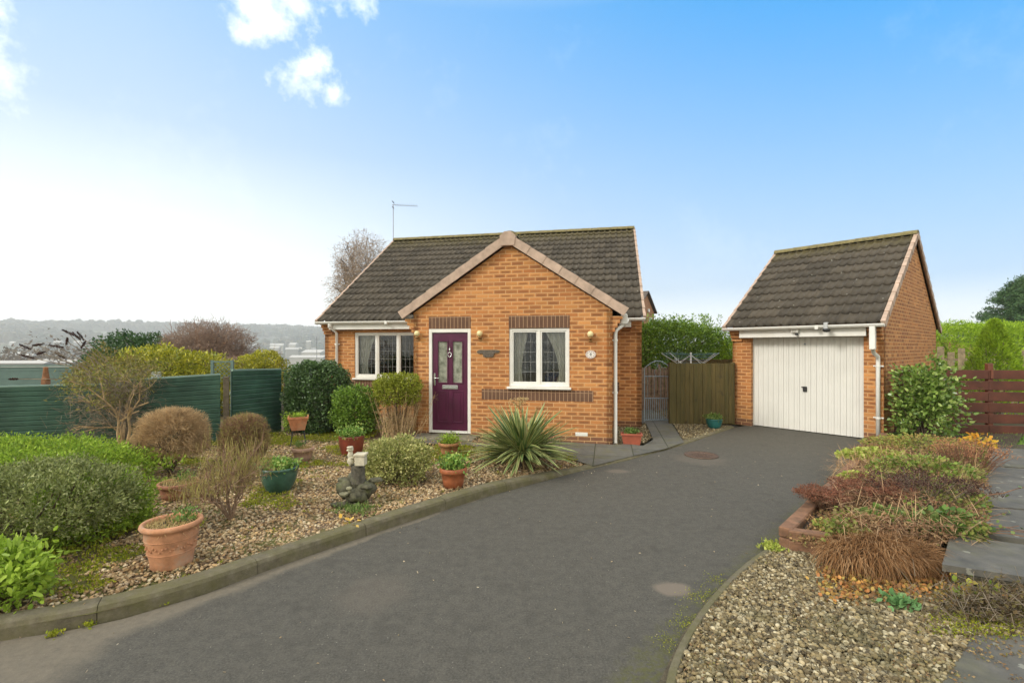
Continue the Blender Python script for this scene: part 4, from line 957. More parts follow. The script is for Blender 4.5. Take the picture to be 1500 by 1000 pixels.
# yucca with striped leaves
m, t, b = mat('striped_leaf'); uv = t.sep(coords(t, 'UV')); r_ = island(t)
ed = t.m('ABSOLUTE', t.m('SUBTRACT', uv[0], .5))
c = t.mix(t.m('GREATER_THAN', ed, t.map(r_, 0, 1, .20, .40)), t.ramp(r_, [(0, (.07, .12, .035)), (.5, (.13, .20, .06)), (1, (.09, .16, .05))]), t.ramp(r_, [(0, (.36, .38, .12)), (.6, (.55, .54, .25)), (1, (.42, .40, .12))]))
c = t.mix(t.m('MULTIPLY', t.m('GREATER_THAN', uv[1], .93), .7), c, (.2, .10, .05))
t.put(b.inputs['Base Color'], c); b.inputs['Roughness'].default_value = .42; YUC = m
q = G(765, 682, .06); e = empty('yucca', q, 0, 'big spiky yucca with cream-striped leaves beside the kerb', 'plant')
n = 340; az = RNG.uniform(0, 2 * PI, n); el = np.arcsin(RNG.uniform(-.12, .97, n)); dr = np.column_stack([np.cos(az) * np.cos(el), np.sin(az) * np.cos(el), np.sin(el)])
BB = np.column_stack([np.cos(az) * .04, np.sin(az) * .04, RNG.uniform(.12, .30, n)])
blades('leaves', BB, dr, RNG.uniform(.58, .92, n) * np.where(el > 1.1, .82, 1), RNG.uniform(.052, .078, n), YUC, e, droop=RNG.uniform(.02, .18, n) * np.where(el < .35, 1.1, .5), n=6)
n = 26; az = RNG.uniform(0, 2 * PI, n); blades('dead_leaves', np.column_stack([np.cos(az) * .05, np.sin(az) * .05, np.full(n, .12)]), np.column_stack([np.cos(az), np.sin(az), np.full(n, -.25)]), RNG.uniform(.2, .34, n), .03, LM('straw_leaf', [(.35, .25, .12), (.22, .14, .07), (.45, .36, .18)], .8, .1), e, droop=.25)
MB().tube([(0, 0, -.02), (0, 0, .18)], [.055, .05], 8).build('trunk', BARK, e)
S0, S1, Ra, Rb, T, Dn = grow((.05, 0, .3), [(.05, 0, 1)], 2, .62, .010, .5, 3, 5, .22); k_ = S1[:, 2] < 1.02
segs('dead_flower_spike', S0[k_], S1[k_], Ra[k_], Rb[k_], simple('straw', (.42, .30, .12), .85, .25, 12), e, 5)
i_ = RNG.integers(0, len(T), 300); Q = T[i_] + N(300) * .035; Q[:, 2] = np.clip(Q[:, 2], .5, 1.0); leaves('seed_heads', Q, N(300), .022, .012, LM('straw_leaf', [(.4, .3, .1)]), e)

# pots
def plants_in(e, z, r, kind, seed=0, h=.12):
    rg = np.random.default_rng(seed)
    if kind == 'tuft':
        n = 500; P = rg.normal(size=(n, 3)) * (r * .45, r * .45, h * .3) + (0, 0, z + h * .5); leaves('plant', P, N(n) * .7 + (0, 0, .6), .05, .022, MIDG, e, shape='hex')
    if kind == 'lush':
        n = 900; P = rg.normal(size=(n, 3)) * (r * .45, r * .45, h * .3) + (0, 0, z + h * .4); leaves('plant', P, N(n) * .8 + (0, 0, .6), .04, .022, LM('lush_leaf', [(.05, .11, .02), (.12, .22, .04), (.2, .3, .06), (.3, .33, .09)], .4, .3), e, shape='hex')
    if kind == 'lime':
        n = 800; P = rg.normal(size=(n, 3)) * (r * .45, r * .45, h * .3) + (0, 0, z + h * .4); leaves('plant', P, N(n) * .8 + (0, 0, .8), .035, .018, JUN, e)
    if kind == 'weedy':
        n = 700; a = rg.uniform(0, 6.28, n); rr_ = r * .9 * np.sqrt(rg.uniform(size=n)); P = np.column_stack([rr_ * np.cos(a), rr_ * np.sin(a), np.full(n, z)])
        blades('dead_stems', P, N(n) * .8 + (0, 0, .8), rg.uniform(.04, .10, n), .005, LM('buff_straw', [(.25, .17, .07), (.35, .26, .12), (.18, .16, .05)], .8, .1), e, droop=.4, n=3)
        n = 200; P = rg.normal(size=(n, 3)) * (.045, .045, .035) + (r * .45, 0, z + .05); leaves('plant', P, N(n) * .7 + (0, 0, .6), .028, .012, MIDG, e, shape='hex')
def pot(px, py, rt, rb, h, material, label, kind, style='plain', seed=0, ph=.12, lean=0, z=None, sy=1):
    q = B3(px, py) if z is None else G(px, py, z); e = empty('plant_pot', q, seed * .7, label, 'plant pot'); e.rotation_euler.y = lean
    if style == 'rolled':
        pr = [(0, 0), (rb, 0), (rb + .004, .01)] + [(rb + (rt * .90 - rb) * k / 8 + (.006 if k in (3, 6) else 0), .01 + (h * .86) * k / 8) for k in range(1, 8)] + [(rt * .90, h * .86), (rt * .97, h * .88), (rt * 1.02, h * .93), (rt * .98, h * .99), (rt * .90, h), (rt * .84, h * .96), (rt * .80, h * .80)]
    elif style == 'bowl':
        pr = [(0, 0), (rb, 0)] + [(rb + (rt - rb) * math.sin(PI / 2 * k / 8) ** .8, h * .88 * k / 8) for k in range(1, 9)] + [(rt * 1.04, h * .90), (rt * 1.06, h * .97), (rt * 1.0, h), (rt * .93, h * .97), (rt * .88, h * .8)]
    elif style == 'barrel':
        pr = [(0, 0), (rb, 0)] + [(rb + (rt - rb) * math.sin(PI / 2 * k / 8), h * .93 * k / 8) for k in range(1, 9)] + [(rt, h * .97), (rt * .98, h), (rt * .92, h), (rt * .88, h * .85)]
    else:
        pr = [(0, 0), (rb, 0), (rb + (rt * .90 - rb) * .5, h * .38), (rt * .90, h * .76), (rt * .98, h * .765), (rt, h * .78), (rt * 1.02, h * .98), (rt * .99, h), (rt * .90, h), (rt * .86, h * .8)]
    p = MB().lathe(pr, 36, sy=sy).build('pot', material, e)
    if style == 'rolled':   # garland pressed round the pot
        gmb = MB(); 
        for k in range(44):
            a = 2 * PI * k / 44; zz = h * (.50 + .045 * math.sin(k * 1.9)); rr_ = rb + (rt * .90 - rb) * (zz / (h * .86)); c_ = (math.cos(a) * rr_, math.sin(a) * rr_, zz)
            gmb.lathe([(0, -.012), (.011, 0), (0, .012)], 6, c_)
        for zz in (h * .36, h * .66): rr_ = rb + (rt * .90 - rb) * (zz / (h * .86)) + .002; gmb.tube([(math.cos(2 * PI * k / 40) * rr_, math.sin(2 * PI * k / 40) * rr_, zz) for k in range(41)], .005, 5)
        gmb.build('garland', material, e)
    MB().lathe([(0, h * .88), (rt * .5, h * .9), (rt * .91, h * .87)], 24, sy=sy).build('compost', SOIL, e)
    plants_in(e, h * .9, rt, kind, seed, ph); return e
TP = simple('pale_terracotta', (.52, .25, .13), .85, .2, 12, .003, dirt=(.40, .32, .24))
pot(252, 826, .205, .135, .345, TP, 'largest terracotta pot with a rolled rim and garland, near the kerb', 'weedy', 'rolled', 1)
pot(262, 727, .20, .16, .17, simple('dusty_terracotta', (.36, .16, .09), .85, .25, 12, .003), 'wide shallow terracotta bowl in front of the clipped brown shrub', 'weedy', 'plain', 2)
n = 500; q = B3(240, 722); e = empty('fern', q, 0, 'small bright green feathery plant beside the shallow terracotta bowl', 'plant'); leaves('foliage', N(n) * (.06, .06, .04) + (0, 0, .08), N(n) + (0, 0, .6), .05, .01, JUN, e)
pot(409, 720, .205, .105, .30, simple('green_glaze', (.05, .125, .09), .22, .25, 8, dirt=(.10, .17, .12)), 'glossy dark green glazed bowl planter on the gravel', 'lush', 'bowl', 3, .10)
pot(444, 676, .155, .10, .215, simple('pinkish_clay', (.42, .27, .20), .9, .2, 12, .003), 'pale pinkish clay pot on the ground below the pot stand', 'weedy', 'plain', 4, .05)
pot(515, 665, .195, .15, .30, simple('burgundy_glaze', (.20, .045, .025), .35, .25, 8), 'burgundy glazed barrel pot with grey-green plants near the box shrub', 'lush', 'barrel', 5, .16)
pot(658, 666, .165, .115, .20, simple('orange_clay', (.40, .19, .08), .8, .25, 14, .003), 'terracotta pot beside the path in front of the door', 'lime', 'plain', 6, .14)
pot(664, 712, .165, .115, .235, simple('red_clay', (.36, .115, .045), .6, .2, 14, .002), 'red terracotta pot nearest the kerb with trailing leafy plants', 'lush', 'plain', 7, .17)
pot(1046, 627, .165, .10, .21, simple('teal_glaze', (.03, .17, .16), .3, .15, 8), 'teal bowl planter in front of the timber panel', 'tuft', 'bowl', 8, .10, z=.01)
# trough by the downpipe
q = G(925, 652, .0); e = empty('plant_trough', q, -TH, 'rectangular red plastic trough planter at the foot of the white downpipe', 'plant trough')
tr = MB(); a, b2, c_, d = .175, .14, .085, .06
tr.face([(-b2, -d, 0), (b2, -d, 0), (a, -c_, .19), (-a, -c_, .19)]); tr.face([(-b2, d, 0), (b2, d, 0), (a, c_, .19), (-a, c_, .19)])
for s in (1, -1): tr.face([(s * b2, -d, 0), (s * b2, d, 0), (s * a, c_, .19), (s * a, -c_, .19)])
for x0, x1, y0, y1 in ((-a - .015, a + .015, -c_ - .015, -c_ + .006), (-a - .015, a + .015, c_ - .006, c_ + .015), (-a - .015, -a + .006, -c_ + .006, c_ - .006), (a - .006, a + .015, -c_ + .006, c_ - .006)): tr.box(x0, x1, y0, y1, .185, .222, .004)
tr.build('trough', simple('red_plastic', (.38, .10, .055), .5, .15, 8), e); MB().box(-.16, .16, -.07, .07, .1, .185).build('compost', SOIL, e)
n = 420; leaves('plant', N(n) * (.05, .03, .025) + (.0, 0, .24), N(n) * .7 + (0, 0, .7), .05, .018, MIDG, e, shape='hex')
# pot on an iron stand
q = B3(437, 651); e = empty('pot_stand', q, .4, 'black iron stand under the raised square terracotta planter', 'pot stand'); s_ = MB()
for sx in (1, -1):
    for sy in (1, -1): s_.tube([(sx * .12, sy * .10, 0), (sx * .085, sy * .075, .26)], .008, 6)
s_.box(-.09, .09, -.08, .08, .25, .262); s_.build('frame', BLACKP, e)
q2 = (q[0], q[1], q[2] + .263); e = empty('plant_pot', q2, .4, 'square tapered terracotta planter raised on a black iron stand', 'plant pot')
s_ = MB(); a, b2 = .155, .105
for k in range(4):
    c_, sn = math.cos(k * PI / 2), math.sin(k * PI / 2); f_ = lambda x, y, z: (x * c_ - y * sn, x * sn + y * c_, z)
    s_.face([f_(-b2, -b2, 0), f_(b2, -b2, 0), f_(a, -a, .20), f_(-a, -a, .20)]); s_.face([f_(-a - .01, -a - .01, .20), f_(a + .01, -a - .01, .20), f_(a + .01, -a - .01, .235), f_(-a - .01, -a - .01, .235)]); s_.face([f_(-a - .01, -a - .01, .235), f_(a + .01, -a - .01, .235), f_(a - .012, -a + .012, .235), f_(-a + .012, -a + .012, .235)]); s_.face([f_(-a - .01, -a - .01, .2), f_(a + .01, -a - .01, .2), f_(a, -a, .2), f_(-a, -a, .2)])
s_.build('pot', TERRA, e); MB().box(-.14, .14, -.14, .14, .19, .215).build('compost', SOIL, e)
n = 700; leaves('plant', np.vstack([N(450) * (.06, .06, .025) + (0, 0, .25), N(250) * (.03, .05, .09) + (-.19, -.02, .13)]), N(n) + (0, 0, .2), .03, .014, JUN, e)
# stone ornament: stacked rocks, stump, and a pale figure beside a square planter
q = B3(520, 738); e = empty('garden_ornament', q, 0, 'mossy stacked-rock ornament carrying a pale stone figure beside the variegated shrub', 'ornament')
def rock(name, cs, material, seed):
    rd = random.Random(seed); V, Fc = [], []
    for (x, y, z, a, b2, c_) in cs:
        i0 = len(V); nu, nv = 14, 9
        for j in range(nv):
            for i in range(nu):
                u_, v_ = 2 * PI * i / nu, PI * j / (nv - 1); dx, dy, dz = math.cos(u_) * math.sin(v_), math.sin(u_) * math.sin(v_), math.cos(v_); k = 1 + .35 * noise.noise(Vector((dx * 1.8 + seed + x * 9, dy * 1.8, dz * 1.8))) + .12 * noise.noise(Vector((dx * 5, dy * 5 + seed, dz * 5)))
                V.append((x + a * dx * k, y + b2 * dy * k, z + c_ * dz * k))
        for j in range(nv - 1):
            for i in range(nu): p_ = i0 + j * nu + i; q_ = i0 + j * nu + (i + 1) % nu; Fc.append((p_, q_, q_ + nu, p_ + nu))
    return npmesh(name, V, Fc, material, e, smooth=True)
ROCK = simple('mossy_rock', (.12, .115, .075), .95, .45, 14, .012, dirt=(.10, .12, .03))
rock('rock', [(-.10, .02, .17, .10, .09, .10), (.10, .03, .16, .12, .09, .09), (0, .05, .22, .10, .09, .12), (.02, -.03, .10, .12, .10, .08), (-.10, -.12, .035, .11, .06, .03), (.06, -.14, .02, .06, .05, .03), (.14, -.04, .20, .07, .05, .03), (-.13, .05, .25, .07, .05, .03)], ROCK, 1)
rock('rock', [(.20, .08, .24, .08, .05, .025)], ROCK, 4)
mb = MB().lathe([(0, .0), (.035, .0), (.048, .025), (.05, .035), (.04, .032), (.0, .018)], 16, (-.075, -.115, .12)); mb.build('shell_dish', simple('mossy_stone_pale', (.26, .25, .16), .9, .3, 20, .004), e)
rock('toadstool', [(-.02, -.12, .205, .030, .028, .02), (-.02, -.115, .18, .012, .012, .03)], simple('mossy_stone_pale', (.26, .25, .16)), 7)
MB().lathe([(.085, .22), (.075, .30), (.072, .38), (.078, .42), (0, .42)], 14, (.02, .04, 0)).build('stump', simple('grey_stone', (.11, .10, .075), .95, .4, 30, .01), e)
PALE = simple('pale_stone', (.58, .53, .40), .85, .15, 20, .004, dirt=(.38, .38, .24))
fg = rock('figure', [(-.045, .0, .47, .038, .036, .055), (-.05, .0, .53, .030, .03, .045), (-.045, 0, .595, .03, .03, .03), (-.065, -.02, .585, .018, .016, .013), (-.05, -.015, .615, .033, .03, .012), (-.03, -.02, .505, .03, .016, .013)], PALE, 3)
s_ = MB(); s_.box(.01, .115, -.05, .055, .42, .53, .006); s_.box(.0, .125, -.06, .065, .525, .548, .004); s_.build('square_planter', PALE, e)

# ground cover and litter
def tufts(name, P, material, L=.03, W=.010, per=7, spread=.02, label=None, cat=None, up=.8, kind='stuff', shape='leaf'):
    A_ = np.repeat(P, per, 0) + N(len(P) * per) * (spread, spread, .006); A_[:, 2] += .008
    return tag(leaves(name, A_, N(len(A_)) * .6 + (0, 0, up), L, W, material, shape=shape), label, cat, None, kind)
P = scat(26000, -6.8, 1.6, 3.0, 9.6); kxs = np.array([kx(y) for y in P[:, 1]]); P = P[P[:, 0] < kxs - .13]; front = (P[:, 0] - HX) * math.sin(TH) + (P[:, 1] - HY) * math.cos(TH)
P = P[(front < -.95) | (P[:, 0] < -2.6)]; ms = np.array([mossy(x, y) for x, y in P]); k_ = (ms > .17) | (RNG.uniform(size=len(P)) < .012); P = P[k_]
P = np.column_stack([P, [zg(x) + .012 for x in P[:, 0]]]); tufts('ground_cover', P, MOS, .026, .010, 9, .022)
P = scat(9000, -6, 1, 3, 8.8); kxs = np.array([kx(y) for y in P[:, 1]]); P = P[P[:, 0] < kxs - .14]; P = np.column_stack([P, [zg(x) + .02 for x in P[:, 0]]])
tag(leaves('fallen_leaves', P, N(len(P)) * (1, 1, .25), .030, .018, LM('brown_litter', [(.25, .15, .07), (.36, .25, .12), (.16, .10, .05), (.45, .35, .19)], .8, .1), fold=.3, shape='hex'), kind='stuff')
# weeds at the kerb foot and in the joints
W_ = [G(x + RNG.normal() * 3, y + RNG.normal() * 1.5) for x, y in [(226, 885), (130, 915), (80, 930), (240, 884)] for _ in range(9)]; tufts('kerb_weeds', np.array(W_), MOS, .022, .012, 9, .015)
P = np.array([G(x, y) for x, y in [(1035, 868), (1012, 905), (1050, 850), (1000, 915), (1020, 880), (985, 940)]]); P = np.repeat(P, 30, 0) + N(180) * (.05, .05, 0); P[:, 2] = .003; tufts('edging_moss', P, MOS, .008, .006, 5, .012, up=.3)
P = np.array([G(1131 + RNG.normal() * 6, 803 + RNG.normal() * 3, .02) for _ in range(40)]); tufts('weeds', P, LIME, .035, .018, 7, .025, shape='hex')
P = np.array([(*G(520 + RNG.normal() * 14, 748 + RNG.normal() * 4, .1)[:2], .11) for _ in range(60)]); tufts('weeds', P, MIDG, .045, .010, 6, .02)
P = np.array([(*G(515 + RNG.normal() * 10, 765 + RNG.normal() * 4, .1)[:2], .115) for _ in range(8)]); tag(leaves('fallen_leaves', P, N(8) * (1, 1, .3), .055, .035, LM('yellow_litter', [(.55, .30, .05), (.5, .38, .14)], .7, .2), shape='hex'), kind='stuff')
# pale scraps, twigs and leaves on the tarmac
P = scat(260, -3.5, 5.5, 2.2, 8.5); P = P[inpoly(P, drive)]; tag(leaves('drive_litter', np.column_stack([P, np.full(len(P), .003)]), N(len(P)) * (1, 1, .12), .022, .010, LM('litter', [(.3, .24, .15), (.12, .08, .05), (.45, .4, .3), (.2, .12, .05)], .8, .1)), kind='stuff')
P = scat(220, -3.5, 4.5, 2.2, 8.5); P = P[inpoly(P, drive)]; P = P[RNG.uniform(size=len(P)) < .6]; stones('drive_grit', np.column_stack([P, np.full(len(P), .002)]), .004, .011, BUFF)

# ------------------------------------------------------------ green fence
FG = simple('dark_green_boards', (.045, .105, .075), .38, .25, 3, dirt=(.07, .14, .10)); FCAP = simple('green_cap', (.26, .38, .31), .45, .1)
fpts = [((-9.4, 6.75), (-7.88, 7.31), 1.13, 1.15), ((-7.88, 7.31), (-6.47, 7.84), 1.15, 1.155), ((-6.40, 7.88), (-5.24, 8.46), 1.215, 1.275), ((-5.10, 8.58), (-4.72, 9.62), 1.345, 1.315)]
gf = empty('fence', (-9.4, 6.75, 0), 0, 'dark green horizontal-slat boundary fence behind the front garden shrubs', 'fence')
for (a, b2, za, zb) in fpts:
    A_, B_ = Vector((a[0] + 9.4, a[1] - 6.75, 0)), Vector((b2[0] + 9.4, b2[1] - 6.75, 0)); d = (B_ - A_).normalized(); nn = Vector((d.y, -d.x, 0)); mb = MB(); rows = 15
    for k in range(rows):
        h0, h1 = k / rows, (k + 1) / rows
        pr = [(h0, .0), (h0 + (h1 - h0) * .12, .014), (h0 + (h1 - h0) * .85, .018), (h1, .004)]
        for (ha, oa), (hb, ob) in zip(pr, pr[1:]): mb.face([A_ + nn * oa + Vector((0, 0, za * ha)), B_ + nn * oa + Vector((0, 0, zb * ha)), B_ + nn * ob + Vector((0, 0, zb * hb)), A_ + nn * ob + Vector((0, 0, za * hb))])
    mb.face([A_ - nn * .02, B_ - nn * .02, B_ - nn * .02 + Vector((0, 0, zb)), A_ - nn * .02 + Vector((0, 0, za))]); mb.build('slat_panel', FG, gf)
    cb = MB(); cb.tube([A_ + Vector((0, 0, za + .006)), B_ + Vector((0, 0, zb + .006))], .020, 6); cb.build('cap_rail', FCAP, gf)
for (x, y, h) in ((-6.435, 7.86, 1.20), (-5.17, 8.52, 1.24), (-4.66, 9.72, 1.25)):
    MB().box(-.045, .045, -.045, .045, -.1, h, .008).build('post', simple('weathered_post', (.13, .105, .07), .9, .3, 15, .005), gf, (x + 9.4, y - 6.75, 0), (0, 0, .5))
# beyond the fence
q = D(50, 548, 11.6); e = empty('neighbour_fence', (q[0], q[1], -.4), .12, 'pale teal flat-topped panel fence beyond the dark green fence', 'fence')
mb = MB(); mb.box(-2.2, 1.0, 0, .03, 0, 1.68)
for k in range(9): mb.box(-2.2, 1.0, -.006, 0, .15 + k * .18, .30 + k * .18)
mb.build('panel', simple('pale_teal_paint', (.10, .165, .145), .6, .12, 3), e); MB().box(-2.22, 1.02, -.02, .05, 1.68, 1.71).build('top_rail', simple('pale_rail', (.30, .34, .31), .6), e)
q = D(67, 552, 8.7); tag(MB().box(-.05, .05, -.05, .05, -1.4, .0, .01).lathe([(.06, 0), (.05, .06), (.034, .20), (.04, .23), (.0, .24)], 10).build('gate_pillar', simple('rusty_clay', (.27, .12, .05), .85, .3, 12), None, (q[0], q[1], q[2] - .05)), 'slim orange-brown clay post standing behind the green fence', 'post')
q = D(229, 551, 9.3); tag(MB().box(-.07, .07, -.05, .05, -1.2, .09, .01).build('concrete_post', simple('pale_concrete', (.38, .42, .40), .8), None, (q[0], q[1], q[2])), 'short pale concrete post top showing above the green fence', 'post')
q = D(325, 540, 11); e = empty('trellis', (q[0], q[1], 0), .1, 'grey-green square trellis panel above the green fence', 'trellis'); mb = MB(); zt = q[2] + .20
mb.box(-.25, -.19, 0, .05, 0, zt).box(.19, .25, 0, .05, 0, zt); mb.build('post', simple('grey_green_paint', (.12, .19, .17), .7), e); mb = MB(); mb.box(-.19, .19, 0, .03, zt - .05, zt - .02)
for k in range(-3, 7): mb.tube([(max(-.19, -.19 + k * .1), .015, zt - .5 + max(0, -k * .1)), (min(.19, -.19 + k * .1 + .5), .015, min(zt - .05, zt - .5 + (min(.19, -.19 + k * .1 + .5) - (-.19 + k * .1))))], .006, 4) if -.19 + k * .1 < .19 else None; mb.tube([(.19 - max(0, k * .1), .01, zt - .5 + max(0, -k * .1)), (max(-.19, .19 - k * .1 - .45), .01, zt - .5 + (.19 - k * .1 - max(-.19, .19 - k * .1 - .45)))], .006, 4) if k < 4 else None
mb.build('lattice', simple('grey_green_paint', (.12, .19, .17)), e)
def FB(name, label, cat, px, Y, ztop, wpx, dpt, hgt, n, L, W, material, **kw):
    X = (px - 750) / F_ * Y; rx = wpx / 2 / F_ * Y; root = terr(X, Y); return bush(name, label, cat, (X, Y, ztop - hgt / 2), (rx, dpt, hgt / 2), n, L, W, material, base=(X, Y, root), **kw)
zt = lambda py, Y: H_ + (YH - py) / F_ * Y
FB('evergreen_shrub', 'dark green evergreen beyond the fence, below the hazy hills', 'shrub', 200, 17, zt(488, 17), 120, 1.3, 2.6, 9000, .12, .05, LM('dark_evergreen', [(.02, .05, .015), (.035, .08, .02), (.05, .10, .03)], .5, .1), seed=31, amp=.22, lo=.7)
FB('laurel', 'golden-green laurel mound just beyond the green fence', 'shrub', 245, 12, zt(511, 12), 165, 1.1, 2.0, 13000, .10, .04, LAU, seed=32, amp=.14, lo=.7, p=2.6)
FB('laurel', 'olive-brown leafy shrub tangled with the buddleja over the fence', 'shrub', 160, 10.5, zt(518, 10.5), 100, .7, 1.4, 6000, .07, .025, LM('olive_brown', [(.10, .10, .02), (.16, .15, .03), (.20, .13, .05)], .6, .2), seed=36, amp=.25, lo=.6)
FB('hedge', 'reddish-brown hedge with yellow-green top beyond the right end of the green fence', 'hedge', 385, 13.5, zt(516, 13.5), 58, .8, 1.4, 6000, .07, .035, LAU, seed=34, amp=.15, p=3, lo=.7)
X = (305 - 750) / F_ * 15.5; e = empty('bare_thicket', (X, 15.5, terr(X, 15.5)), 0, 'tangled leafless brown shrub rising above the green fence', 'shrub')
S0, S1, Ra, Rb, T, Dn = grow((0, 0, 0), [(math.cos(a) * .9, math.sin(a) * .5, 1) for a in np.arange(0, 6.28, .45)] + [(-.2, 0, 1), (.3, 0, 1)], 3, 1.25, .035, .42, 2, 41, .68, .03, .2); hz_ = zt(462, 15.5) - terr(X, 15.5)
k_ = (S1[:, 2] < hz_ + .2 * np.sin(S1[:, 0] * 3)) & (np.abs(S1[:, 0]) < 1.65); segs('branches', S0[k_], S1[k_], Ra[k_] * .7, Rb[k_] * .7, TWR, e)
P, Dn = shell(15000, (0, 0, 1.9), (1.45, .9, hz_ - 2.15), .2, 1.02, 2.0, -.9, .2, 3, 5); segs('twigs', P, P + unit(Dn + N(len(P)) * .8) * RNG.uniform(.06, .22, (len(P), 1)), .006, .003, simple('mauve_brown_twig', (.33, .235, .18), .9, .3, 3), e)
leaves('dry_leaves', P[:2500] + N(2500) * .05, N(2500), .05, .03, LM('mauve_litter', [(.26, .17, .11), (.34, .25, .16), (.18, .12, .09)], .8, .2), e)
X = (345 - 750) / F_ * 14; e = empty('bramble_hedge', (X, 14, terr(X, 14)), 0, 'low brown bramble hedge below the trellis and behind the fence', 'hedge')
P, Dn = shell(9000, (0, 0, 1.1), (1.1, .6, zt(522, 14) - 1.1 - terr(X, 14) * 0), .3, 1, 2.6, -.9, .15, 3, 6); segs('twigs', P, P + unit(Dn + N(len(P))) * RNG.uniform(.05, .16, (len(P), 1)), .006, .003, simple('mauve_brown_twig', (.33, .235, .18)), e)
leaves('dry_leaves', P[:5000], N(5000), .06, .035, LM('mauve_litter', [(.26, .17, .11), (.34, .25, .16), (.18, .12, .09)]), e)
# tree behind the house
Y = 25; X = (532 - 750) / F_ * Y; r0_ = terr(X, Y); H2 = zt(347, Y) - r0_; e = empty('tree', (X, Y, r0_), 0, 'fine-twigged pale brown winter tree rising behind the house roof', 'tree')
S0, S1, Ra, Rb, T, Dn = grow((0, 0, 0), [(.05, 0, 1), (-.3, .1, 1), (.3, -.1, 1)], 4, H2 * .33, .13, .36, 3, 52, .66, .05, .1); cen = np.array((0, 0, H2 * .66)); rd = np.array((1.55, 1.5, H2 * .34))
k_ = (((S1 - cen) / rd) ** 2).sum(1) < 1.05; k_ |= S1[:, 2] < H2 * .4; segs('trunk', S0[k_], S1[k_], Ra[k_] * .8, Rb[k_] * .8, simple('grey_bark', (.14, .11, .09), .9, .2, 5), e)
P, Dn = shell(9500, cen, rd, .35, 1.0, 2, -1, .22, 2.5, 8); segs('twigs', P, P + unit(Dn + N(len(P)) * .7) * RNG.uniform(.1, .35, (len(P), 1)), .007, .003, simple('pale_twig', (.34, .27, .20), .9, .2, 3), e)
leaves('crown', P + N(len(P)) * .1, N(len(P)), .075, .05, LM('pale_brown_leaf', [(.30, .22, .15), (.38, .30, .22), (.22, .15, .1)], .8, .4), e)

# ------------------------------------------------------------ gate, timber panel, yard
Yp = 10.80; x0, x1 = (984 - 750) / F_ * Yp, (1075 - 750) / F_ * Yp; zt_ = zt(532, Yp)
m, t, b = mat('mossy_timber'); uv = coords(t); st = t.node('ShaderNodeMapping'); st.inputs['Scale'].default_value = (9, 9, .7); t.put(st.inputs[0], uv)
s = t.sep(uv); bid = t.wn(t.comb(t.m('FLOOR', t.m('DIVIDE', s[0], .10)), 1.0, 2.0))[0]
c = t.ramp(t.noise(st.outputs[0], 3, 8, .7), [(.3, (.055, .042, .012)), (.5, (.105, .078, .022)), (.72, (.16, .115, .035))]); c = t.mix(t.map(bid, 0, 1, 0, .4), c, (.06, .06, .015))
c = t.mix(t.map(t.noise(uv, 5, 4), .6, .72, 0, .6), c, (.03, .022, .01)); t.put(b.inputs['Base Color'], c); b.inputs['Roughness'].default_value = .85; t.put(b.inputs['Normal'], t.bump(t.noise(st.outputs[0], 8, 6), .5, .01)); MTIM = m
e = empty('timber_fence', (x0, Yp, 0), 0, 'greenish brown vertical-board timber panel between the metal gate and the garage', 'fence panel'); mb = MB(); k = 0; w_ = x1 - x0
while k * .10 < w_ - .01: mb.box(k * .10 + .002, min(w_, k * .10 + .098), -.012 - .006 * (k % 2), .006, .02, zt_ + .004 * math.sin(k * 2.1), .003); k += 1
mb.build('boards', MTIM, e); MB().box(0, w_, .008, .05, .25, .33).box(0, w_, .008, .05, 1.1, 1.18).build('rail', MTIM, e); MB().box(-.06, 0, -.03, .06, 0, zt_ + .02, .005).box(w_ - .03, w_ + .03, .01, .09, 0, zt_ + .02, .005).build('post', MTIM, e)
Yg = 11.0; x0, x1 = (944 - 750) / F_ * Yg, (982.5 - 750) / F_ * Yg; w_ = x1 - x0
e = empty('garden_gate', (x0, Yg, .05), 0, 'grey-blue metal garden gate with an arched top beside the house', 'gate'); mb = MB(); zA = zt(539, Yg) - .05; zB = zt(528.5, Yg) - .05; arc = [(w_ * t_, 0, zA + (zB - zA) * math.sin(PI * t_)) for t_ in np.linspace(0, 1, 15)]
mb.tube([(0, 0, 0)] + arc + [(w_, 0, 0)], .012, 6); mb.build('frame', GREYM, e); rl = MB()
for z in (.03, zt(583, Yg) - .05, zt(551, Yg) - .05): rl.tube([(0, 0, z), (w_, 0, z)], .010, 6)
rl.build('rail', GREYM, e); br = MB(); zm = zt(583, Yg) - .05; zu = zt(551, Yg) - .05
for k in range(1, 13): br.tube([(w_ * k / 13, 0, .03), (w_ * k / 13, 0, zm)], .0075, 5)
for k in range(1, 8, 2): br.tube([(w_ * k / 8, 0, zm), (w_ * k / 8, 0, zu)], .005, 5)
for s in (1, -1): br.tube([(w_ / 2 + s * (.03 + .06 * math.sin(t_ * 5)) * (1 - t_ * .5), 0, zu + t_ * (zB - zu - .03)) for t_ in np.linspace(0, 1, 10)], .005, 5)
br.build('bars', GREYM, e); mb = MB(); mb.box(w_ - .03, w_ + .02, -.02, .02, zm - .1, zm + .06, .004); mb.build('latch', GREYM, e)
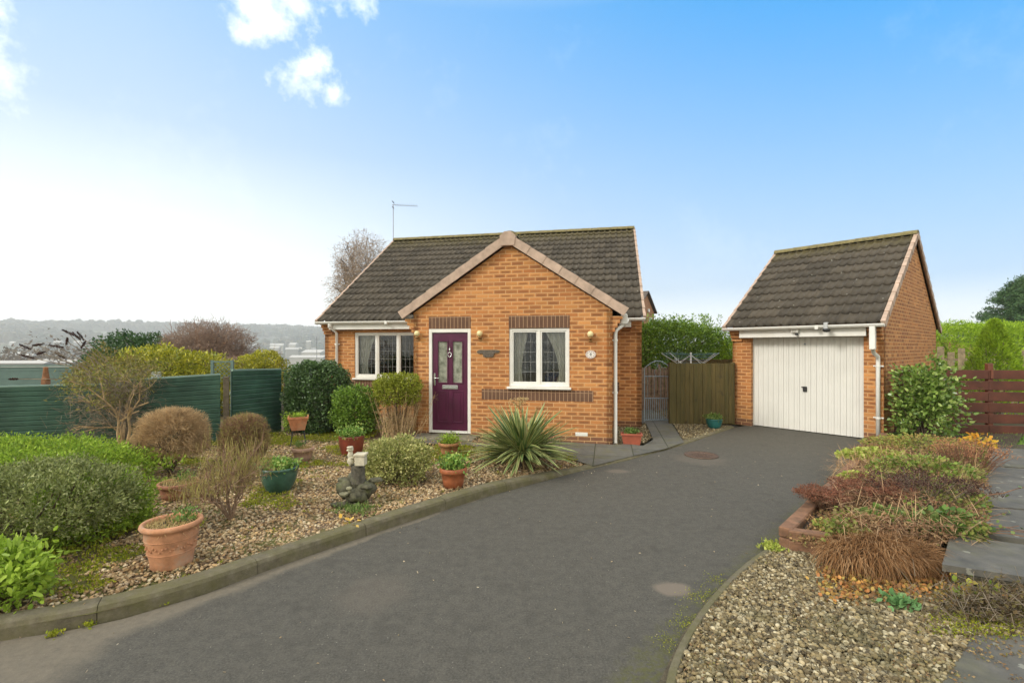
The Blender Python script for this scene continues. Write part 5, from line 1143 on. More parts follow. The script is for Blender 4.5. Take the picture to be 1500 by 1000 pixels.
# grey slab fixed behind the lower half
# boarded fence behind the gate
WD = simple('grey_brown_boards', (.16, .11, .075), .9, .35, 9, .006, dirt=(.06, .05, .035))
def board_fence(name, label, P0, P1, z0, z1, material, bw=.12, gap=.015, jag=.05, seed=1, cat='fence', rails=True, top=None):
    A_, B_ = Vector((*P0, z0)), Vector((*P1, z0)); L = (B_ - A_).length; e = empty(name, A_, math.atan2(P1[1] - P0[1], P1[0] - P0[0]), label, cat); mb = MB(); rd = random.Random(seed); x = 0; h = z1 - z0
    while x < L: mb.box(x, x + bw - gap, 0, .02, 0, h + rd.uniform(-jag, jag), .003); x += bw
    mb.build('boards', material, e)
    if rails: MB().box(0, L, .022, .07, h * .25, h * .25 + .08).box(0, L, .022, .07, h * .8, h * .8 + .08).build('rail', material, e)
    return e
WD = simple('lighter_weathered_boards', (.27, .19, .13), .9, .3, 9, .006)  # base colour raised to one even, lighter grey-brown
board_fence('board_fence', 'dark weathered board fence seen through the metal gate', (3.35, 12.9), (4.6, 13.6), 0, zt(537, 13.2), WD, .13, .03, .08, 3)
board_fence('board_fence', 'mossy brown fence top just visible over the timber panel', (4.9, 14.5), (8.6, 14.5), 0, zt(526, 14.5), MTIM, .12, .004, .01, 4)
# rotary clothes airer
X = (1012 - 750) / F_ * 12.6; e = empty('rotary_airer', (X, 12.6, 0), .3, 'open rotary clothes airer above the timber panel', 'clothes airer'); zc = zt(531, 12.6); zo = zt(517, 12.6)
MB().tube([(0, 0, 0), (0, 0, zt(516, 12.6))], .022, 8).build('pole', simple('white_tube', (.7, .7, .7), .4), e); arms = MB(); ln = MB(); ends = [(math.cos(a) * .92, math.sin(a) * .92, zo) for a in (0, PI / 2, PI, 3 * PI / 2)]
for q in ends: arms.tube([(0, 0, zc - .25), q], .009, 5); arms.tube([(0, 0, zo - .05), (q[0] * .45, q[1] * .45, zc - .25 + (zo - zc + .25) * .45)], .007, 4)
arms.build('arm', simple('white_tube', (.7, .7, .7)), e)
for f_ in (.35, .5, .65, .8, .93, 1):
    for k in range(4): a, b2 = Vector(ends[k]), Vector(ends[(k + 1) % 4]); z_ = zc - .25 + (zo - zc + .25) * f_; ln.tube([(a.x * f_, a.y * f_, z_), ((a.x + b2.x) / 2 * f_, (a.y + b2.y) / 2 * f_, z_ - .02), (b2.x * f_, b2.y * f_, z_)], .004, 3)
ln.build('line', simple('blue_grey_line', (.12, .24, .30), .6), e); pg = MB()
for k in range(14): f_ = random.choice((.35, .5, .65)); j = random.randrange(4); a, b2 = Vector(ends[j]), Vector(ends[(j + 1) % 4]); u_ = random.random(); z_ = zc - .25 + (zo - zc + .25) * f_; x_, y_ = (a.x + (b2.x - a.x) * u_) * f_, (a.y + (b2.y - a.y) * u_) * f_; pg.box(x_ - .007, x_ + .007, y_ - .01, y_ + .01, z_ - .05, z_ + .03)
pg.build('pegs', simple('pale_pegs', (.6, .65, .66), .5), e)
bush('hedge', 'dense mid-green laurel hedge behind the timber panel and the airer', 'hedge', (5.3, 17.6, 1.35), (2.75, .9, 1.32), 30000, .11, .055, HEG, p=3.4, lo=.7, amp=.14, fr=4, zmin=-.9, root=0, seed=61, inner=.2)
P = np.column_stack([RNG.uniform(3.4, 7.6, 40), RNG.uniform(17, 18, 40), np.full(40, 2.4)]); e = bpy.data.objects['hedge.001' if 'hedge.001' in bpy.data.objects else 'hedge']
i_ = np.repeat(P, 22, 0) - np.array(e.location); i_[:, 2] += np.tile(np.linspace(0, .55, 22), 40); leaves('new_shoots', i_ + N(len(i_)) * .03, N(len(i_)) * .8 + (0, 0, .6), .11, .045, HEG, e)
bush('conifer', 'small lime-green conifer showing between the laurel hedge and the garage', 'conifer', (8.0, 17.2, 1.0), (.75, .6, 1.05), 6000, .08, .03, CON, p=2, lo=.7, amp=.15, root=0, seed=62)
# house far behind
def gable_house(name, label, loc, rz, w, d, eave, apex, wallm, roofcol, wins, over=.25):
    e = empty(name, loc, rz, label, 'house'); mb = MB(); tp = lambda x: eave + (apex - eave) * (1 - abs(x) / (w / 2)); wall_sheet(mb, lambda x, z, dd: (x, dd, z), -w / 2, w / 2, 0, tp, (), .1, [0]); mb.box(-w / 2, w / 2, .1, d, 0, eave); mb.build('wall', wallm, e)
    rf = MB(); s = (apex - eave) / (w / 2)
    for sg in (1, -1):
        a, b2, c_ = (0, apex + .18), (sg * (w / 2 + over), apex + .18 - s * (w / 2 + over)), (sg * (w / 2 + over), apex + .06 - s * (w / 2 + over)); rf.prism([a, b2, c_, (0, apex + .06)], -.25, d + .25)
    rf.build('roof', roofcol, e)
    for (x, z, ww, hh) in wins: f_ = MB().box(x - ww / 2, x + ww / 2, -.02, .02, z, z + hh, .01).build('window', UPVC, e); MB().box(x - ww / 2 + .08, x - .03, -.03, -.021, z + .08, z + hh - .08).box(x + .03, x + ww / 2 - .08, -.03, -.021, z + .08, z + hh - .08).build('pane', simple('dark_glass', (.05, .06, .07), .1), f_)
    return e
FROOF = simple('far_tiles', (.11, .085, .07), .9, .2, 2)
Y = 42; X = (946.5 - 750) / F_ * Y
h2 = gable_house('far_house', 'distant brick gable-ended house behind the laurel hedge', (X, Y, 0), R(-22) + R(-50) + PI / 2 + R(0), 7, 9, zt(462, 44) + .3, zt(429, 42), FARBRICK, FROOF, [(1.9, 3.35, 1.3, 1.2), (-1.9, 3.35, 1.3, 1.2)])
h2.rotation_euler.z = R(62); tag(MB().box(-.25, .25, -.35, -.25, 0, .25).build('gable_vent', UPVC, h2, (.6, .2, 5.0)))
Y = 52; X = (1400 - 750) / F_ * Y; e = empty('far_bungalow', (X, Y, 0), .1, 'grey tiled roof of a bungalow beyond the garden conifers', 'house')
MB().box(-4, 4, 0, 6, 0, 2.9).build('wall', FARBRICK, e); rf = MB(); rf.prism([(-.3, 2.8), (3, zt(473, Y)), (6.3, 2.8)], -2.9, 4.2, 'x'); rf.build('roof', simple('grey_tiles', (.16, .15, .13), .9, .2, 1), e)

# ------------------------------------------------------------ right hand side
RW = simple('red_brown_stain', (.105, .030, .016), .6, .28, 4, .004); e = empty('slatted_fence', (7.40, 9.36, 0), math.atan2(-.40, 2.48), 'low red-brown fence of wide horizontal boards beside the garage', 'fence'); L_ = 5.4
for k in range(6):
    mb = MB(); z0 = .10 + k * .212; x = 0
    while x < L_: mb.box(x + .003, min(L_, x + 1.8) - .003, -.012 if k % 2 else -.016, .010, z0, z0 + .175 + .004 * math.sin(x * 3 + k), .004); x += 1.8
    mb.build('board', RW, e)
for x in (.02, 1.85, 3.7, 5.35): MB().box(x - .045, x + .045, .012, .10, 0, 1.46 if x > 1 else 1.5, .006).box(x - .02, x + .02, -.030, -.016, 1.17, 1.34, .003).build('post', simple('orange_brown_stain', (.17, .055, .028), .6, .2, 6), e)
bush('camellia', 'glossy pale-edged leafy bush against the corner of the garage and fence', 'shrub', (7.56, 8.62, .78), (.52, .40, .72), 3400, .075, .042, CAM, p=2.0, lo=.4, amp=.34, fr=2.6, zmin=-.85, root=.1, seed=71, shape='hex', inner=.5, stems=24, clump=5)
# patch under the camellia, lawn beyond
q = D(1457, 470, 11.6); e = bush('conifer', 'golden-green cone-shaped conifer standing over the red-brown fence', 'conifer', (q[0], 11.6, 1.15), (.68, .6, 1.1), 100, .08, .03, CON, p=2, root=0, seed=72)
n = 15000; zz = RNG.uniform(0, 1, n) ** .8; a = RNG.uniform(0, 6.28, n); rr_ = (1 - zz) ** .75 * .78 * (.55 + .45 * RNG.uniform(size=n) ** .4) * (1 + .22 * np.sin(a * 5 + zz * 17)); P = np.column_stack([rr_ * np.cos(a), rr_ * np.sin(a), .05 + zz * (q[2] - .05)])
leaves('sprays', P, np.column_stack([np.cos(a), np.sin(a), np.full(n, .9)]) + N(n) * .45, .09, .022, CON, e)
bush('conifer_hedge', 'bright lime-green conifer hedge beyond the rustic fence', 'hedge', (16.6, 16.2, 1.35), (3.6, .8, 1.25), 34000, .11, .026, CON, p=3, lo=.75, amp=.10, fr=5, zmin=-.8, root=0, seed=73, out=.6, inner=.15)
board_fence('rustic_fence', 'weathered rustic pale fence in front of the lime-green conifer hedge', (12.6, 14.3), (19.5, 13.9), 0, zt(512, 14.2), simple('weathered_pale_boards', (.32, .25, .15), .9, .35, 9, .006), .30, .10, .10, 8)
Y = 40; X = (1512 - 750) / F_ * Y; e = empty('pine_tree', (X, Y, 0), 0, 'tall dark pine tree at the far right beyond the hedges', 'tree'); Ht = zt(402, Y)
MB().tube([(0, 0, 0), (.1, 0, Ht * .5), (0, 0, Ht * .97)], [.25, .16, .03], 8).build('trunk', BARK, e); n = 36000; nb_ = 130
ba = RNG.uniform(0, 6.28, nb_); bz = RNG.uniform(.12, 1, nb_); bl = (1.0 - bz) ** .62 * 5.4 * RNG.uniform(.8, 1.12, nb_) + .25; i_ = RNG.integers(0, nb_, n); u_ = RNG.uniform(.1, 1, n) ** .55
C_ = np.column_stack([np.cos(ba[i_]) * bl[i_] * u_, np.sin(ba[i_]) * bl[i_] * u_, bz[i_] * Ht + u_ * bl[i_] * .16 - .3]) + N(n) * np.column_stack([.30 * (1.1 - u_ * .5)] * 3) * (1, 1, .7)
leaves('crown', C_, N(n) + (0, 0, .3), .22, .07, PIN, e); P0 = np.column_stack([np.zeros(nb_), np.zeros(nb_), bz * Ht - .3]); P1 = np.column_stack([np.cos(ba) * bl * .9, np.sin(ba) * bl * .9, bz * Ht + .1 * bl]); segs('branches', P0, P1, .06, .02, BARK, e)

# raised bed in sleepers
SLM = simple('sleeper_timber', (.24, .125, .07), .85, .3, 9, .006, dirt=(.12, .09, .05)); A_, B_ = Vector((2.33, 4.12, 0)), Vector((6.80, 8.70, 0)); d = (B_ - A_).normalized(); ang = math.atan2(d.y, d.x); x = 0; k = 0
while x < (B_ - A_).length - .2:
    L_ = .92; p_ = A_ + d * x; o = MB().box(0, min(L_, (B_ - A_).length - x) - .012, -.115, -.0, .115, .205 + .006 * math.sin(k * 2), .010).box(0, min(L_, (B_ - A_).length - x) - .012, -.11, -.002, .0, .11, .010).build('timber_sleeper', SLM, None, p_, (0, 0, ang + .006 * math.sin(k * 5)))
    tag(o, ['short brown sleeper at the bare corner of the raised bed, above the gravel', 'brown sleeper behind the dark red seedheads', 'brown sleeper beside the tarmac where the lime leaves begin', 'brown sleeper edging under the spreading lime leaves', 'brown sleeper between the lime leaves and the garage', 'brown sleeper halfway to the garage corner', 'last brown sleeper ending at the garage downpipe'][min(k, 6)], 'sleeper', 'sleepers edging the raised bed'); x += L_; k += 1
tag(MB().box(.0, .92, -.0, .10, .115, .20, .010).box(0, .92, .006, .095, .0, .11, .010).build('timber_sleeper', SLM, None, (2.37, 4.03, 0), (0, 0, math.atan2(-.42, .98))), 'brown sleeper facing the buff gravel, half covered by dead grass', 'sleeper', 'sleepers edging the raised bed')
BED = [(2.36, 4.05), (3.25, 3.68), (3.9, 4.0), (6.3, 6.3), (7.5, 7.4), (9.6, 8.9), (7.4, 9.3), (6.95, 8.75), (6.78, 8.62)]
V = []; Fc = []; ny, nxx = 60, 16
for j in range(ny):
    t_ = j / (ny - 1); a = np.array((2.36 + t_ * 4.42, 4.08 + t_ * 4.5)); b2 = np.array((3.2 + t_ * 6.6, 3.6 + t_ * 5.4))
    for i in range(nxx): p_ = a + (b2 - a) * i / (nxx - 1); V.append((p_[0], p_[1], .145 + .03 * noise.noise(Vector((p_[0] * 3, p_[1] * 3, 1))) - .06 * max(0, t_ - .85)))
for j in range(ny - 1):
    for i in range(nxx - 1): a = j * nxx + i; Fc.append((a, a + 1, a + 1 + nxx, a + nxx))
tag(npmesh('bed_soil', V, Fc, SOIL, smooth=True), kind='structure')
mb = MB(); mb.face([(7.2, 7.5, .10), (14, 7.2, .10), (14, 9.2, .10), (7.0, 9.4, .10)]); tag(mb.build('lawn', simple('lawn_green', (.07, .13, .02), .95, .3, 20, .01)), kind='structure')
P = scat(5000, 7.9, 12, 7.6, 9.0); blades('grass', np.column_stack([P, np.full(5000, .10)]), N(5000) * .4 + (0, 0, 1), RNG.uniform(.04, .09, 5000), .006, LM('grass_blade', [(.08, .17, .02), (.15, .27, .03), (.2, .3, .06)], .6, .3), droop=.2, n=2)
tag(bpy.data.objects['grass'], kind='stuff')
# slate slabs
m, t, b = mat('dark_slate'); p = worldpos(t); c = t.ramp(t.noise(p, 5, 7, .65), [(.3, (.065, .063, .055)), (.55, (.115, .108, .092)), (.75, (.17, .16, .13))]); c = t.mix(t.map(t.noise(p, 2.2, 5, .7), .5, .7, 0, .5), c, (.14, .135, .07))
vo = t.node('ShaderNodeTexVoronoi', voronoi_dimensions='2D'); t.put(vo.inputs['Vector'], p); vo.inputs['Scale'].default_value = 4.2; sp = t.m('MULTIPLY', t.m('LESS_THAN', t.m('ADD', vo.outputs['Distance'], t.m('MULTIPLY', t.noise(p, 28, 4), .30)), .23), t.m('GREATER_THAN', t.sep(vo.outputs['Color'])[0], .45)); c = t.mix(t.m('MULTIPLY', sp, .6), c, (.30, .30, .25))
t.put(b.inputs['Base Color'], c); b.inputs['Roughness'].default_value = .75; t.put(b.inputs['Normal'], t.bump(t.noise(p, 25, 6, .65), .5, .01)); SLATE = m
SG = 'dark stone slabs of the raised patio'
for pts, lab in [([(1380, 826), (1540, 850), (1570, 806), (1392, 783)], 'dark slab nearest the autumn leaves, its thick front edge exposed'), ([(1419, 779), (1590, 800), (1580, 752), (1428, 742)], 'dark slab crossed by trailing bramble stems, second from the front'), ([(1428, 740), (1578, 750), (1565, 690), (1443, 682.5)], 'dark slab beside the black seedheads, third from the front'), ([(1444, 681), (1560, 688), (1555, 660), (1455, 655.5)], 'mossy dark slab next to the lawn, farthest from the front')]:
    Q = [G(x, y, .2)[:2] for x, y in pts]; mb = MB(); mb.prism(Q, .148 + .004 * (lab[5] == 's'), .2, 'z'); tag(mb.build('paving_slab', SLATE), lab, 'slab', SG)
Q = [G(x, y, .03)[:2] for x, y in ((1376, 1004), (1424, 929), (1580, 926), (1640, 1010))]; mb = MB(); mb.prism(Q, -.01, .026, 'z'); tag(mb.build('paving_slab', SLATE), 'dark worn slab lying flush in the buff gravel', 'slab')
Q = [G(x, y, .14)[:2] for x, y in ((1393, 842), (1560, 866), (1650, 700), (1560, 650), (1460, 652), (1440, 690))]; mb = MB(); mb.prism(Q, -.02, .146, 'z'); tag(mb.build('patio_base', simple('mossy_block', (.07, .06, .035), .95, .4, 20, .01)), kind='structure')
# bed planting
def GB(px, py, z=.17): return np.array(G(px, py, z))
def clump(name, label, pts, fn, cat='plant'):
    c0 = GB(*pts); e = empty(name, c0, 0, label, cat); fn(e, c0); return e
def sedum(n, r, h, lean, hr=.03, stemm=None, head=PUR, per=26):
    def f(e, c0):
        a = RNG.uniform(0, 6.28, n); q = np.sqrt(RNG.uniform(size=n)); P0 = np.column_stack([np.cos(a) * r * .45 * q, np.sin(a) * r * .45 * q, np.zeros(n)]); P1 = np.column_stack([np.cos(a) * r * q, np.sin(a) * r * q, h * RNG.uniform(.65, 1.05, n)]) + np.array(lean)
        M_ = (P0 + P1) / 2 + (0, 0, h * .08); segs('stems', np.vstack([P0, M_]), np.vstack([M_, P1]), .0035, .0025, stemm or TWR, e)
        Q = np.repeat(P1, per, 0) + N(n * per) * (hr, hr, hr * .35); leaves('seedheads', Q, N(len(Q)) * .6 + (0, 0, .4), .014, .011, head, e)
        k = n * 5; i_ = RNG.integers(0, n, k); u_ = RNG.uniform(.2, 1, (k, 1)); Z = P0[i_] * (1 - u_) + P1[i_] * u_; segs('side_twigs', Z, Z + N(k) * .035 + (0, 0, .01), .0018, .001, stemm or TWR, e)
    return f
SH2 = LM('rust_seedhead', [(.12, .05, .03), (.18, .08, .05), (.08, .04, .03)], .9, .1, .1)
clump('sedum', 'dry sedum with dark red flower heads hanging over the sleeper', (1216, 745), sedum(120, .23, .19, (-.10, -.04, 0), .022, head=SH2))
clump('sedum', 'dense patch of dry rust-brown sedum stems behind the first clump', (1282, 735), sedum(190, .36, .20, (-.04, 0, 0), .018, head=SH2))
clump('hydrangea', 'clump of nearly black dead flower heads in the raised bed', (1345, 742), sedum(80, .42, .30, (0, .0, 0), .035, TWG, PUR, 40))
clump('hydrangea', 'black dead flower heads leaning over the patio slabs', (1412, 742), sedum(22, .20, .20, (.05, -.04, 0), .03, TWG, PUR, 40))
def mound(n, rx, ry, h, L, material, droop=.75, W=.006, off=(0, 0)):
    def f(e, c0):
        a = RNG.uniform(0, 6.28, n); q = np.sqrt(RNG.uniform(size=n)); P0 = np.column_stack([np.cos(a) * rx * q, np.sin(a) * ry * q, h * (1 - q ** 2) * RNG.uniform(.3, 1, n)]); dr = np.column_stack([np.cos(a) * .8 + off[0], np.sin(a) * .8 + off[1], np.full(n, .45)]) + N(n) * .85
        blades('blades', P0, dr, RNG.uniform(.5, 1.1, n) * L, W, material, e, droop=droop, n=4)
    return f
clump('dead_grass', 'shaggy mound of dead rust-brown grass spilling over the front sleeper', (1288, 806), mound(5200, .42, .22, .10, .20, BRG, .7, .005, (0, -.3)))
clump('dead_grass', 'small tuft of straw-brown dead grass below the camellia', (1292, 664), mound(900, .35, .3, .08, .22, BRG, .5, .006))
clump('dead_fern', 'tall rusty dead stems beside the far mossy slab', (1418, 690), sedum(120, .42, .36, (0, 0, 0), .03, simple('rust_twig', (.25, .12, .07), .9, .3, 9), LM('rust_leaf', [(.28, .13, .06), (.2, .09, .05), (.36, .2, .1)], .8, .1), 14))
def leafy(n, rx, ry, h, L, W, material, shape='hex', stem=TWO):
    def f(e, c0):
        a = RNG.uniform(0, 6.28, n); q = np.sqrt(RNG.uniform(size=n)); P = np.column_stack([np.cos(a) * rx * q, np.sin(a) * ry * q, h * (1 - q ** 2 * .6) * RNG.uniform(.35, 1.05, n)]); dr = np.column_stack([np.cos(a), np.sin(a), RNG.uniform(-.2, .5, n)]) + N(n) * .6
        leaves('foliage', P, dr, L, W, material, e, shape=shape, up=np.array((0, 0, 1.)) if False else None); k = min(n, 120); segs('stems', P[:k] * (.5, .5, 0), P[:k], .003, .002, stem, e)
    return f
clump('lime_plant', 'lime-green round-leaved ground plant over the sleeper edge', (1280, 673), leafy(620, .50, .30, .16, .05, .042, LIME))
clump('lime_plant', 'smaller lime-green patch of round leaves nearer the driveway', (1262, 703), leafy(260, .26, .12, .10, .045, .038, LIME))
clump('geranium', 'mid-green lobed-leaf clump in the middle of the raised bed', (1352, 700), leafy(1300, .62, .42, .26, .05, .03, LM('mixed_geranium', [(.07, .12, .02), (.14, .20, .03), (.22, .28, .06), (.24, .18, .07), (.10, .08, .03)], .5, .3)))
clump('geranium', 'broad bright green leaves lying against the second slab', (1385, 778), leafy(420, .34, .20, .18, .06, .045, LM('broad_green', [(.05, .09, .02), (.09, .16, .03), (.15, .23, .06), (.09, .07, .03)], .4, .3)))
clump('geranium', 'low green leaves poking through the rust-brown sedum', (1300, 762), leafy(220, .30, .14, .12, .05, .034, MIDG))
clump('weeds', 'mixed green and straw weeds along the foot of the camellia', (1345, 656), leafy(1500, .85, .50, .20, .05, .022, LM('mixed_weed', [(.10, .16, .03), (.22, .24, .05), (.28, .17, .06), (.14, .10, .04)], .7, .2), 'leaf'))
clump('autumn_plant', 'yellow-orange autumn leaves beside the lawn strip', (1432, 658), leafy(150, .25, .15, .25, .06, .035, LM('yellow_leaf', [(.45, .30, .03), (.5, .2, .03), (.3, .3, .04)], .6, .3)))
clump('dead_stalks', 'pale dry stalks rising through the middle of the raised bed', (1330, 690), mound(1100, .85, .65, .05, .34, LM('straw_stalk', [(.36, .24, .12), (.25, .14, .07), (.45, .34, .2)], .8, .1), .15, .005))
def G3(px, py, z=.02): return np.array(G(px, py, z))
P = np.array([G3(x, y, .03) for x, y in zip(RNG.uniform(1205, 1410, 1500), RNG.triangular(828, 846, 890, 1500))]); P += N(1500) * .03; P[:, 2] = .03 + RNG.uniform(0, .04, 1500)
tag(leaves('creeping_ground_cover', P, N(1500) * .8 + (0, 0, .25), .030, .022, LM('autumn_ground_leaf', [(.30, .13, .05), (.42, .20, .06), (.35, .28, .07), (.16, .09, .04), (.10, .06, .03), (.24, .22, .06), (.20, .10, .04)], .8, .2), shape='hex'), kind='stuff')
e = empty('weed_plant', G(1315, 888, .02), 0, 'single grey-green lobed weed growing in the buff gravel', 'plant'); n = 110; leaves('foliage', N(n) * (.05, .04, .012) + (0, 0, .03), N(n) * (1, 1, .3) + (0, 0, .3), .055, .028, LM('blue_green', [(.08, .16, .06), (.12, .22, .08)], .5, .2), e, shape='hex')
q = G(1460, 905, .02); e = empty('dead_shrub', q, 0, 'tangled dark dead shrub in front of the raised patio edge', 'shrub'); n = 1500; P = N(n) * (.20, .08, .06) + (.02, .02, .07); P[:, 2] = np.abs(P[:, 2]); leaves('dead_leaves', P, N(n), .028, .018, LM('black_brown_leaf', [(.05, .035, .02), (.09, .06, .03), (.12, .11, .03), (.03, .02, .015)], .8, .1), e)
segs('twigs', P[:500], P[:500] + N(500) * .07, .0025, .001, TWG, e)
P = np.array([G3(x, y, .02) for x, y in zip(RNG.uniform(1395, 1500, 200), RNG.uniform(846, 880, 200))]); P[:, 2] = RNG.uniform(.03, .14, 200); tag(leaves('ivy_leaves', P, N(200) + (0, -.5, .2), .05, .036, LM('mixed_ivy', [(.12, .22, .03), (.4, .38, .06), (.4, .14, .03), (.1, .2, .04)], .5, .3), shape='hex'), 'yellow and green creeping leaves under the slab edge', 'plant')
q = GB(1392, 775, .2); e = empty('bramble', q, 0, 'thin brown bramble stems trailing across the dark slabs', 'plant'); s0, s1 = [], []
for k in range(9):
    p_ = np.zeros(3) + N(1)[0] * (.05, .05, 0); d = np.array((1, RNG.uniform(-.5, .35), .25)); 
    for j in range(9): d = d + N(1)[0] * .25 + (0, 0, -.09); d /= np.linalg.norm(d); q2 = p_ + d * .11; q2[2] = max(.02, q2[2]); s0.append(p_); s1.append(q2); p_ = q2
segs('stems', s0, s1, .004, .003, simple('bramble_stem', (.22, .11, .06), .8, .3, 9), e, 5); i_ = np.array(s1); i_ = i_[RNG.integers(0, len(i_), 60)]; leaves('foliage', i_ + N(60) * .02, N(60) + (0, 0, .3), .04, .028, MIDG, e, shape='hex')
def lying(n_, pts, L, material):
    def f(e, c0):
        P = np.array([GB(x, y, .20) for x, y in zip(RNG.uniform(pts[0], pts[1], n_), RNG.uniform(pts[2], pts[3], n_))]); P = P[(P[:, 0] - 2.33) * .7157 - (P[:, 1] - 4.12) * .6984 > .2] - c0; n = len(P); P[:, 2] = RNG.uniform(.02, .22, n)
        blades('stems', P, N(n) * (1, 1, .35) + (0, 0, .15), RNG.uniform(.4, 1, n) * L, .0045, material, e, droop=.12, n=4)
    return f
clump('dead_plant', 'tangle of thin brown fallen stems lying over the whole raised bed', (1320, 720), lying(1200, (1225, 1440, 672, 800), .30, LM('fallen_stem', [(.16, .09, .05), (.26, .16, .08), (.36, .25, .14), (.10, .06, .04)], .8, .1)))
clump('weeds', 'low straggling green and brown weeds at the bare front corner of the raised bed', (1208, 772), leafy(160, .08, .08, .07, .035, .018, LM('mixed_weed', [(.10, .16, .03), (.22, .24, .05), (.28, .17, .06), (.14, .10, .04)], .7, .2), 'leaf'))
clump('dead_grass', 'flattened dark brown dead grass between the sedum and the front sleeper', (1252, 768), mound(1300, .26, .14, .05, .16, BRG, .6, .004))
n = 16000; P = np.array([GB(x, y, .17) for x, y in zip(RNG.uniform(1175, 1450, n), RNG.uniform(655, 800, n))]); P = P[(P[:, 0] - 2.33) * .7157 - (P[:, 1] - 4.12) * .6984 > .17]
pn = np.array([noise.noise(Vector((x * 3.1, y * 3.1, 7.7))) for x, y, _ in P]); pz = np.array([noise.noise(Vector((x * 2.2, y * 2.2, 2.2))) for x, y, _ in P])
k1 = (pn > .12) & ((P[:, 0] - 2.33) * .7157 - (P[:, 1] - 4.12) * .6984 > .34); A1 = P[k1]; A1[:, 2] += RNG.uniform(0, .17, len(A1)) * (1 + pz[k1]); A2 = P[pn < -.10]; A2[:, 2] += RNG.uniform(0, .16, len(A2)) * (1 + pz[pn < -.10])
tag(leaves('ground_cover', A1, N(len(A1)) * .8 + (0, 0, .3), .034, .022, LM('bed_green', [(.07, .10, .02), (.13, .17, .03), (.20, .22, .05), (.20, .14, .06), (.11, .08, .035)], .6, .3), shape='hex'), kind='stuff')
tag(leaves('leaf_litter', A2, N(len(A2)) * .8 + (0, 0, .2), .030, .014, LM('bed_brown', [(.12, .065, .035), (.20, .11, .055), (.07, .04, .025), (.27, .18, .09)], .8, .15)), kind='stuff')
n = 5200; P = np.array([G3(x, y, .03) for x, y in zip(RNG.uniform(1000, 1500, n), RNG.uniform(812, 1000, n))]); pn = np.array([noise.noise(Vector((x * 2.3, y * 2.3, 3.7))) + .5 * noise.noise(Vector((x * 6, y * 6, 1))) for x, y, _ in P]); ex = np.interp(P[:, 1], [q_[1] for q_ in edge], [q_[0] for q_ in edge]); P = P[(pn > .05) & (P[:, 0] > ex + .09)]; P[:, 2] = RNG.uniform(.022, .04, len(P))
tag(leaves('leaf_litter', P, N(len(P)) * (1, 1, .2), .020, .011, LM('gravel_litter', [(.10, .06, .03), (.16, .10, .05), (.12, .12, .03), (.24, .17, .09), (.06, .04, .025)], .85, .1)), kind='stuff')
P = np.array([G3(x, y, .03) for x, y in zip(RNG.triangular(1340, 1470, 1500, 240), RNG.triangular(892, 912, 938, 240))]); tufts('moss', P, MOS, .014, .009, 6, .03, up=.4)
# garage side weeds and mulch
P = np.array([G(x, y, .16) for x, y in zip(RNG.uniform(1255, 1330, 300), RNG.uniform(640, 660, 300))]); P = P[(P[:, 0] - 2.33) * .7157 - (P[:, 1] - 4.12) * .6984 > .16]; tufts('ground_cover', P, MOS, .04, .014, 7, .04)
P = np.vstack([np.array([G(x, y, .15) for x, y in zip(RNG.uniform(1160, 1440, 2200), RNG.uniform(660, 795, 2200))])]); P = P[(P[:, 0] - 2.33) * .7157 - (P[:, 1] - 4.12) * .6984 > .16]; tufts('leaf_litter', P, LM('bed_litter', [(.18, .10, .05), (.10, .07, .03), (.28, .17, .08), (.12, .14, .04)], .8, .1), .035, .018, 6, .05, up=.3)

# ------------------------------------------------------------ far valley
nb_ = 5200; az = RNG.uniform(-52, -12, nb_) * PI / 180; dist = 900 + 2000 * RNG.uniform(size=nb_) ** .8; X = np.sin(az) * dist; Y = np.cos(az) * dist
P = np.column_stack([X, Y, [terr(a, b2) for a, b2 in zip(X, Y)]]); dens = np.array([noise.noise(Vector((a / 330, b2 / 330, 5.1))) for a, b2 in zip(X, Y)]); P = P[(dens > -.12) | (P[:, 2] > 55)]
FWD = LM('far_wood', [(.05, .055, .03), (.075, .07, .04), (.09, .075, .05), (.045, .06, .03)], .9, 0, 0)
def blobs(name, P, r, material):
    n = len(P); sc = np.asarray(r)[:, None] * RNG.uniform(.8, 1.3, (n, 3)); base = _b[None] * RNG.uniform(.75, 1.25, (n, len(_b), 1)); Vv = base * sc[:, None, :] + P[:, None, :]; Vv[:, :, 2] += sc[:, None, 2] * .5; return tag(npmesh(name, Vv.reshape(-1, 3), (_f[None] + (np.arange(n) * len(_b))[:, None, None]).reshape(-1, 3), material, smooth=True), kind='stuff')
blobs('far_woodland', P, RNG.uniform(7, 15, len(P)), FWD)
n = 2600; az = RNG.uniform(-50, -39, n) * PI / 180; dist = RNG.uniform(260, 420, n); X, Y = np.sin(az) * dist, np.cos(az) * dist; P = np.column_stack([X, Y, [terr(a, b2) for a, b2 in zip(X, Y)]]); P = np.repeat(P[:200], 60, 0) + N(12000) * (3.5, 3.5, 4.5) + (0, 0, 12); P[:, 2] += 12 
tag(leaves('valley_trees', P, N(len(P)), 1.6, .8, LM('bare_wood', [(.10, .08, .06), (.14, .11, .08), (.08, .07, .05)], .9, .2, 0)), kind='stuff')
GRP = 'pale buildings scattered in the hazy valley'
